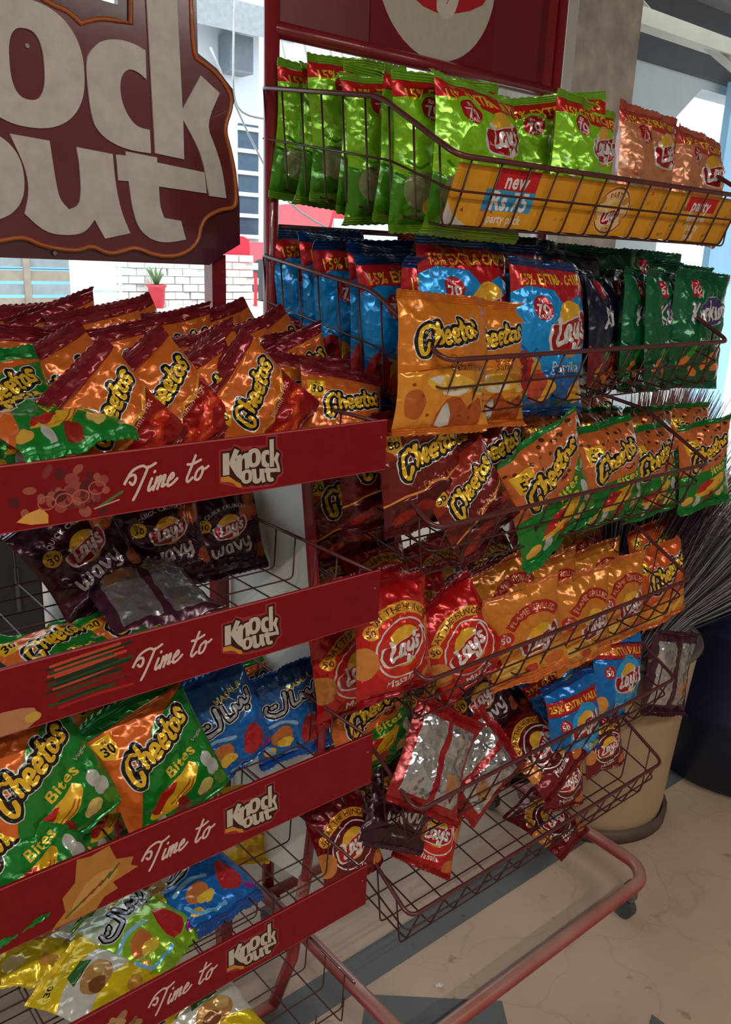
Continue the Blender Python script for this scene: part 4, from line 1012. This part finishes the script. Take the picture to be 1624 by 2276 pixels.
  ('LD', 1.426, 0.990, 0.219, 16, 72, -6, 0.85, 'red bag lying flat alone on the floor of the lowest basket'),
 ],
}
ROWS = ['front', 'second', 'third', 'fourth', 'fifth', 'sixth', 'seventh', 'last']
for k in range(8):
    y = .932+.050*k
    lab = f'green party chip bag, {ROWS[k]} of the eight standing one behind another at the left end'
    jx, jr = [(0, -2), (-.02, 2), (-.012, -3), (-.02, 4), (-.008, -2), (-.02, 3), (-.01, -3), (-.02, -4)][k]
    BAGS['bags in the topmost basket'].append(('LG', .984+jx, y, 1.577+.066*(y-.88)/.45+(.02 if k in (5,) else 0), jr, 2, [4, -5, 3, -7, 5, -4, 6, -3][k], 1, lab))
for k in range(6):
    y = .965+.060*k
    jx, jr = [(0, -2), (-.012, 2), (.0, -3), (-.015, 2), (-.006, -2), (-.012, 2)][k]
    BAGS['bags in the second basket'].append(('LB', .985+jx, y+.02, 1.300+.066*(y-.88)/.45, jr, 4, [3, -4, 4, -5, 3, -4][k], 1, f'blue chip bag, {ROWS[k] if k < 5 else "last"} of the blue file at the left side of the second basket'))
for k in range(4):
    y = 1.03+.062*k
    BAGS['bags in the second basket'].append(('LB', 1.20+.01*(k % 2), y+.02, 1.322+.066*(y-.88)/.45, -2, 5, [3, -3, 2, -4][k], 1, f'blue chip bag with yellow lettering, {ROWS[k] if k < 3 else "last"} of the blue file behind the orange bags'))
for g, rows in BAGS.items():
    for r in rows: bag(*r, g)

# ------------------------------------------------------------------ barrel, drum and brooms on the right
M_BARREL = mat('beige_plastic', (176, 146, 116), .5, 0, .12, 4, .05, 20)
t = thing('barrel', 'tall beige plastic barrel with brooms in it beside the right rack', 'barrel', (1.86, 1.16, 0))
MB().lathe([(0, .004), (.172, .004), (.188, .02), (.192, .06), (.20, .20), (.213, .40), (.222, .52), (.212, .52), (.20, .38), (.18, .06), (0, .05)], 40).obj('body', M_BARREL, t, True)
MB().tube([(.222*math.cos(a), .222*math.sin(a), .52) for a in [2*math.pi*i/40 for i in range(40)]], .010, 8, True).obj('rim', mat('grey_rim', (92, 84, 78), .5), t, True)
MB().lathe([(.186, .0), (.204, .004), (.206, .03), (.194, .036)], 40).obj('base_ring', mat('dark_ring', (84, 66, 58), .6, 0, .2, 10), t, True)
t = thing('drum', 'dark blue plastic drum on the floor at the right edge', 'drum', (2.42, 1.02, 0))
M_DRUM = mat('navy_plastic', (18, 26, 58), .35, 0, .2, 6, .05, 20)
MB().lathe([(0, .0), (.25, .0), (.27, .02), (.272, .2), (.28, .215), (.28, .235), (.272, .25), (.272, .46), (.28, .475), (.28, .495), (.27, .51), (.262, .62), (.22, .66), (0, .66)], 40).obj('body', M_DRUM, t, True)
MB().lathe([(.0, .664), (.05, .664), (.05, .69), (0, .69)], 16, (.12, .05, 0)).obj('cap', mat('black_cap', (24, 24, 26), .5), t, True)
def broom(label, base, lean, n, length, spread, cols, seed, r=.0011, wave=.10):
    rr = random.Random(seed); t = thing('broom', label, 'broom', base, 0, 'brooms in the barrel')
    d = Vector(lean).normalized(); u = d.cross(Vector((0, 0, 1))).normalized() if abs(d.z) < .99 else Vector((1, 0, 0)); w = d.cross(u)
    MB().tube([d*-.32, d*.06], [.012, .016], 10).obj('handle', mat('broom_handle', (110, 80, 56), .6, 0, .3, 30), t, True)
    MB().tube([d*.0, d*.05], [.020, .026], 12).obj('binding', mat('broom_binding', (60, 40, 40), .6), t, True)
    for ci, c in enumerate(cols):
        mb = MB()
        for k in range(n//len(cols)):
            a = rr.uniform(0, 6.283); q = math.sqrt(rr.random()); L = length*rr.uniform(.7, 1)
            o = (u*math.cos(a)+w*math.sin(a))*q; bend = (u*rr.gauss(0, 1)+w*rr.gauss(0, 1))*wave*L*.3
            P = [o*.02, d*L*.35+o*(.02+spread*.3)+bend*.1, d*L*.7+o*(.02+spread*.68)+bend*.5-Vector((0, 0, .02*q)), d*L+o*(.02+spread)+bend-Vector((0, 0, .06*q*L))]
            mb.tube(P, [r*1.2, r, r*.8, r*.3], 3, False, False)
        o = mb.obj('bristles', mat('bristle_%d_%d_%d' % c, c, .5, 0, .3, 60), t); o['kind'] = 'stuff'
broom('broom with dark grey and white bristles fanned out over the barrel', (1.84, 1.06, .49), (.50, -.06, .62), 1300, .52, .20, [(54, 48, 52), (176, 170, 168), (96, 86, 90)], 1)
broom('broom with long dark purple bristles standing behind the grey broom', (1.80, 1.14, .50), (.34, -.04, .9), 1300, .60, .17, [(58, 36, 48), (104, 80, 84)], 2, .0014)
broom('broom of tan straw standing upright at the back of the barrel', (1.95, 1.18, .52), (.42, .02, 1), 420, .62, .12, [(172, 140, 110), (140, 108, 84)], 3)
broom('pinkish brown soft broom rising highest behind the green spotted bags', (1.99, 1.22, .60), (.30, .02, 1), 900, .60, .10, [(172, 112, 104), (140, 90, 84)], 4, .0022)

# ------------------------------------------------------------------ behind the racks
t = thing('steel_cabinet', 'dark grey cabinet on the floor behind the left rack', 'cabinet', (.28, 2.3, 0))
M_CAB = mat('dark_grey_sheet', (84, 84, 86), .5, 0, .08, 5)
mb = MB().box((-.55, -.2, .06), (.42, .25, 1.12)); mb.obj('body', M_CAB, t)
for x in (-.53, -.05): 
    d = MB().box((x, -.215, .09), (x+.46, -.2, 1.09)).obj('door', M_CAB, t)
    MB().tube([(x+.40, -.225, .55), (x+.40, -.225, .67)], .006, 8).obj('handle', M_STEEL, d)
MB().box((-.5, -.18, 0), (.38, .22, .06)).obj('plinth', M_RUB, t)
def sack(label, x, y, w, h, rz, stripes):
    t = thing('sack', label, 'sack', (x, y, 0), rz)
    A = Art(100, 120, (236, 234, 232))
    if stripes:
        A.poly([(20,120),(42,120),(58,66),(40,60)], (220, 70, 70)); A.poly([(40,0),(60,0),(88,52),(70,60)], (220, 70, 70)); A.poly([(0,30),(34,44),(36,56),(0,48)], (224, 90, 90))
    V0 = lambda a, b, s: (w/2*a*(1-.12*b*b), s*.5*w*.55*max(0, 1-abs(a)**2.2)**.6*(1-.55*max(0, b)**2)+.01*noise.noise(Vector((a*4, b*4, s))), h*(b+1)/2)
    P, F, C = A.triangulate(9)
    V = [V0(2*p/100-1, 2*q/120-1, -1) for p, q in P]; n = len(V); nx, ny = 12, 12; F = [tuple(f) for f in F]; C = list(C)
    V += [V0(1-2*i/nx, 2*j/ny-1, 1) for j in range(ny+1) for i in range(nx+1)]
    for j in range(ny):
        for i in range(nx): q = n+j*(nx+1)+i; F.append((q, q+1, q+nx+2, q+nx+1)); C.append(np.array(lin((236, 234, 232))))
    me = mesh('body', V, F, PAINTED, True); ink(me, np.array(C)); link('body', me, t)
    MB().tube([(-w*.4, 0, h), (0, .01, h+.02), (w*.4, 0, h)], [.01, .016, .01], 8).obj('closure', M_WHITE, t, True)
sack('white sack with red printed bands on the floor behind the left rack', 1.02, 2.40, .42, .52, R(-35), True)
sack('plain white sack on the floor behind the left rack post', 1.50, 2.58, .34, .50, R(-30), False)

# ------------------------------------------------------------------ the yard
t = thing('potted_plant', 'red plastic pot with a spiky green plant in the bright yard', 'potted plant', (4.95, 9.9, YZ))
MB().lathe([(0, 0), (.075, 0), (.105, .25), (.118, .25), (.12, .28), (.105, .28), (.09, .05), (0, .05)], 24).obj('pot', mat('red_plastic', (214, 60, 76), .4), t, True)
MB().lathe([(0, .25), (.1, .25)], 20).obj('soil', mat('soil', (70, 54, 42), .9), t)
for k in range(13):
    a = k*2.4; l = .18+.12*((k*7) % 5)/5; c, s_ = math.cos(a), math.sin(a)
    pts = [(c*l*x*.55, s_*l*x*.55, .25+l*(1.5*x-.6*x*x)) for x in (0, .35, .7, 1)]
    MB().tube(pts, [.012, .011, .008, .002], 5).obj('leaf', mat('leaf_green', (96, 128, 84), .5, 0, .2, 20), t, True)
M_CR = mat('white_plastic', (236, 240, 240), .45, 0, .03, 8)
t = thing('plastic_crate', 'white slatted plastic crate stood on end in the yard beside the red pot', 'crate', (3.55, 8.4, YZ), R(-14))
w_, d_, h_ = .42, .26, .62
for x in (-w_/2, w_/2):
    for y in (-d_/2, d_/2): MB().box((x-.015, y-.015, 0), (x+.015, y+.015, h_)).obj('corner_post', M_CR, t)
for z in (0, .14, .30, .44, .60):
    MB().box((-w_/2, -d_/2-.012, z), (w_/2, -d_/2+.012, z+.024)).obj('rail', M_CR, t)
    MB().box((-w_/2-.012, -d_/2, z), (-w_/2+.012, d_/2, z+.024)).obj('rail', M_CR, t)
    MB().box((w_/2-.012, -d_/2, z), (w_/2+.012, d_/2, z+.024)).obj('rail', M_CR, t)
for k in range(7):
    x = -w_/2+.06+k*.05
    MB().box((x, -d_/2-.008, .30), (x+.02, -d_/2+.008, .60)).obj('slat', M_CR, t)
MB().box((-w_/2, d_/2-.01, 0), (w_/2, d_/2+.01, .60)).obj('base_panel', M_CR, t)
MB().box((-w_/2+.03, -d_/2+.01, .05), (w_/2-.05, -d_/2+.03, .26)).obj('tray', M_CR, t)
# white block wall: every block a part
t = thing('block_wall', 'dry stacked wall of white blocks in the yard behind the red pot', 'block wall', (5.4, 10.15, YZ))
bm_ = [MB().box((-.098, -.09, 0), (.098, .09, .085)).me('block', mat('white_block_%d' % k, c, .8, 0, .05, 8)) for k, c in enumerate([(226, 226, 220), (206, 208, 206), (216, 214, 206)])]
rr = random.Random(11)
for r_ in range(7):
    for k in range(11):
        if r_ == 6 and k in (3, 7, 8): continue
        o = link('block', bm_[rr.randrange(3)], t, (-1.15+k*.208+(r_ % 2)*.1, rr.uniform(-.02, .02), r_*.095)); o.rotation_euler[2] = rr.uniform(-.05, .05)
t = thing('plank_bench', 'weathered wooden plank barrier in the yard at the left edge', 'bench', (3.2, 9.4, YZ))
M_PL = mat('weathered_wood', (150, 138, 126), .8, 0, .15, 9); M_PL2 = mat('grey_wood', (140, 150, 156), .8, 0, .12, 9)
for k, z in enumerate((.05, .19, .33, .47)): MB().box((-1.3, -.02+.01*(k % 2), z), (.72, .03, z+.105)).obj('plank', (M_PL, M_PL2)[k % 2], t)
for x in (-1.0, -.02, .62): MB().box((x, -.05, 0), (x+.07, -.02, .60)).obj('post', M_PL, t)
t = thing('shutter', 'pale blue metal shutter behind the plank barrier', 'shutter', (3.2, 11, YZ))
for k in range(9): MB().box((-2.2, 0, .02+k*.13), (1.9, .02, .02+k*.13+.12)).obj('slat', mat('sky_blue_metal', (130, 190, 226), .5, 0, .05, 6), t)
MB().box((-2.25, .021, 0), (1.95, .05, 1.25)).obj('backing', mat('sky_blue_metal', (130, 190, 226)), t)
t = thing('shed', 'white yard shed with grey awning and barred window seen between sign and rack post', 'shed', (7.3, 12.4, YZ))
M_SHW = mat('shed_wall', (220, 230, 236), .7, 0, .04, 2)
MB().box((-.9, 0, 0), (.75, 1.2, 3.95)).obj('wall', M_SHW, t)
a = MB(); a.prism([(-.65, 3.7), (0, 3.9), (.02, 4.3), (-.65, 4.1)], -1.1, .95, 'x'); a.obj('awning', mat('grey_awning', (150, 158, 164), .6), t)
MB().box((.02, -.35, 3.25), (.42, -.02, 3.75)).obj('meter_box', mat('meter_grey', (112, 122, 130), .5), t)
wn = MB().box((.36, -.03, .9), (.72, 0, 2.6)).obj('window', mat('shed_window', (60, 84, 104), .2), t)
for k in range(6): MB().box((.34, -.06, .9+k*.32), (.74, -.03, .96+k*.32)).obj('bar', M_SHW, wn)
MB().box((-.2, -.03, 0), (.3, 0, 1.9)).obj('door', mat('shed_door', (206, 222, 232), .6), t)
# red car
t = thing('car', 'red car parked in the yard, windscreen showing under the green bags', 'car', (7.9, 9.7, YZ), R(-8))
M_CAR = mat('car_red', (200, 36, 52), .25, 0, .05, 3, 0, 60, .6); M_GL = mat('windscreen_glass', (176, 190, 194), .12, 0, .05, 3)
MB().prism([(-.82, .28), (.82, .28), (.85, .6), (.80, .84), (-.80, .84), (-.85, .6)], -1.7, 2.0).obj('body', M_CAR, t)
MB().prism([(-.70, .86), (.70, .86), (.55, 1.38), (-.55, 1.38)], -.35, 1.5).obj('cabin', M_CAR, t)
MB().add([(-.66, -.62, .85), (.66, -.62, .85), (.52, -.20, 1.34), (-.52, -.20, 1.34), (-.66, -.36, .85), (.66, -.36, .85), (.52, -.15, 1.34), (-.52, -.15, 1.34)], [(0, 1, 2, 3), (5, 4, 7, 6), (0, 3, 7, 4), (1, 5, 6, 2), (3, 2, 6, 7), (0, 4, 5, 1)]).obj('windscreen', M_GL, t)
for x in (-.6, .6): MB().box((x-.16, -1.72, .55), (x+.16, -1.69, .70)).obj('headlight', M_CR, t)
for x in (-.78, .78):
    for y in (-1.1, 1.3): MB().tube([(x-.09, y, .3), (x+.09, y, .3)], .3, 18).obj('wheel', M_RUB, t)
t = thing('plastic_chair', 'red plastic chair in the yard right of the sign', 'chair', (6.35, 10.3, YZ), R(-20))
M_CH = mat('chair_red', (206, 50, 70), .4)
MB().box((-.22, -.2, .40), (.22, .22, .43)).obj('seat', M_CH, t)
MB().prism([(-.22, .43), (.22, .43), (.20, .86), (.12, .9), (-.12, .9), (-.20, .86)], .2, .23).obj('backrest', M_CH, t)
for x in (-.2, .2):
    for y in (-.18, .2): MB().box((x-.02, y-.02, 0), (x+.02, y+.02, .40)).obj('leg', M_CH, t)
# slack cables under the roof edge
cab = mat('white_cable', (214, 220, 222), .5)
for k, pts in enumerate([[(3.1, 5.0, 3.34), (3.06, 5.0, 2.6), (3.1, 5.02, 2.3), (3.3, 5, 2.25)], [(3.3, 5, 3.34), (3.42, 5, 2.7), (3.6, 5.0, 2.2), (3.75, 5, 1.9)], [(3.45, 5, 3.34), (3.6, 5.0, 2.7), (3.75, 5, 2.45), (4.2, 5, 2.35)], [(3.6, 5, 3.3), (3.85, 5.0, 2.6), (4.0, 5, 2.3), (4.1, 5, 2.2)], [(3.7, 5, 3.3), (3.98, 5.0, 2.55), (4.3, 5, 2.3), (4.6, 5, 2.32)], [(3.8, 5, 3.3), (4.1, 5, 2.5), (4.2, 5.0, 2.0), (4.5, 5, 1.75)], [(2.9, 5, 2.6), (3.2, 5, 2.1), (3.5, 5.0, 1.75), (4.0, 5, 1.55)]]):
    o = MB().tube([tuple(p) for p in smooth_path(pts, 5)], .007, 5).obj('hanging_cable', cab, None, True)
    tag(o, 'thin white slack cable, '+['nearest the sign', 'second from the sign', 'third from the sign, beside the red post', 'first right of the red post', 'second right of the red post', 'third right of the red post', 'lowest, crossing behind the red post'][k], 'cable', 'slack cables under the roof edge')
t = thing('lattice_gate', 'white yard gate with blue lattice top seen right of the pillar', 'gate', (8.9, 6.2, YZ))
for x in (-.32, .32): MB().box((x-.03, -.03, 0), (x+.03, .03, 1.25)).obj('post', mat('gate_blue', (150, 214, 236), .5), t)
MB().box((-.32, -.01, .05), (.32, .01, .95)).obj('panel', M_CR, t)
for k in range(8):
    x = -.3+k*.075; MB().tube([(x, 0, .97), (x+.07, 0, 1.2)], .008, 4).obj('slat', mat('lattice_blue', (60, 120, 200), .5), t); MB().tube([(x+.07, .01, .97), (x, .01, 1.2)], .008, 4).obj('slat', mat('lattice_blue', (60, 120, 200)), t)

# ------------------------------------------------------------------ unseen tube lamps added as fill to brighten the rack fronts
def lamp(x, y, e, label):
    t = thing('fill_lamp', label, 'added fill lamp', (x, y, CEIL))
    MB().box((-.62, -.05, -.05), (.62, .05, 0)).obj('housing', M_WHITE, t)
    m = mat('fill_tube', (250, 250, 245), .5)
    m.node_tree.nodes['Principled BSDF'].inputs['Emission Color'].default_value = (1, .97, .92, 1)
    m.node_tree.nodes['Principled BSDF'].inputs['Emission Strength'].default_value = 4
    MB().tube([(-.6, 0, -.075), (.6, 0, -.075)], .014, 10).obj('tube', m, t)
    l = bpy.data.lights.new('fill_light', 'AREA'); l.shape = 'RECTANGLE'; l.size, l.size_y = 1.2, .06; l.energy = e; l.color = (1, .95, .88)
    o = link('fill_light', l, t, (0, 0, -.095))
lamp(.2, -.9, FILL_E, 'added fill lamp out of view on the ceiling in front of the racks')
lamp(-1.8, -.9, FILL_E, 'added fill lamp out of view on the ceiling to the left of the racks')
lamp(2.2, -1.6, FILL_E, 'added fill lamp out of view on the ceiling to the right of the racks')
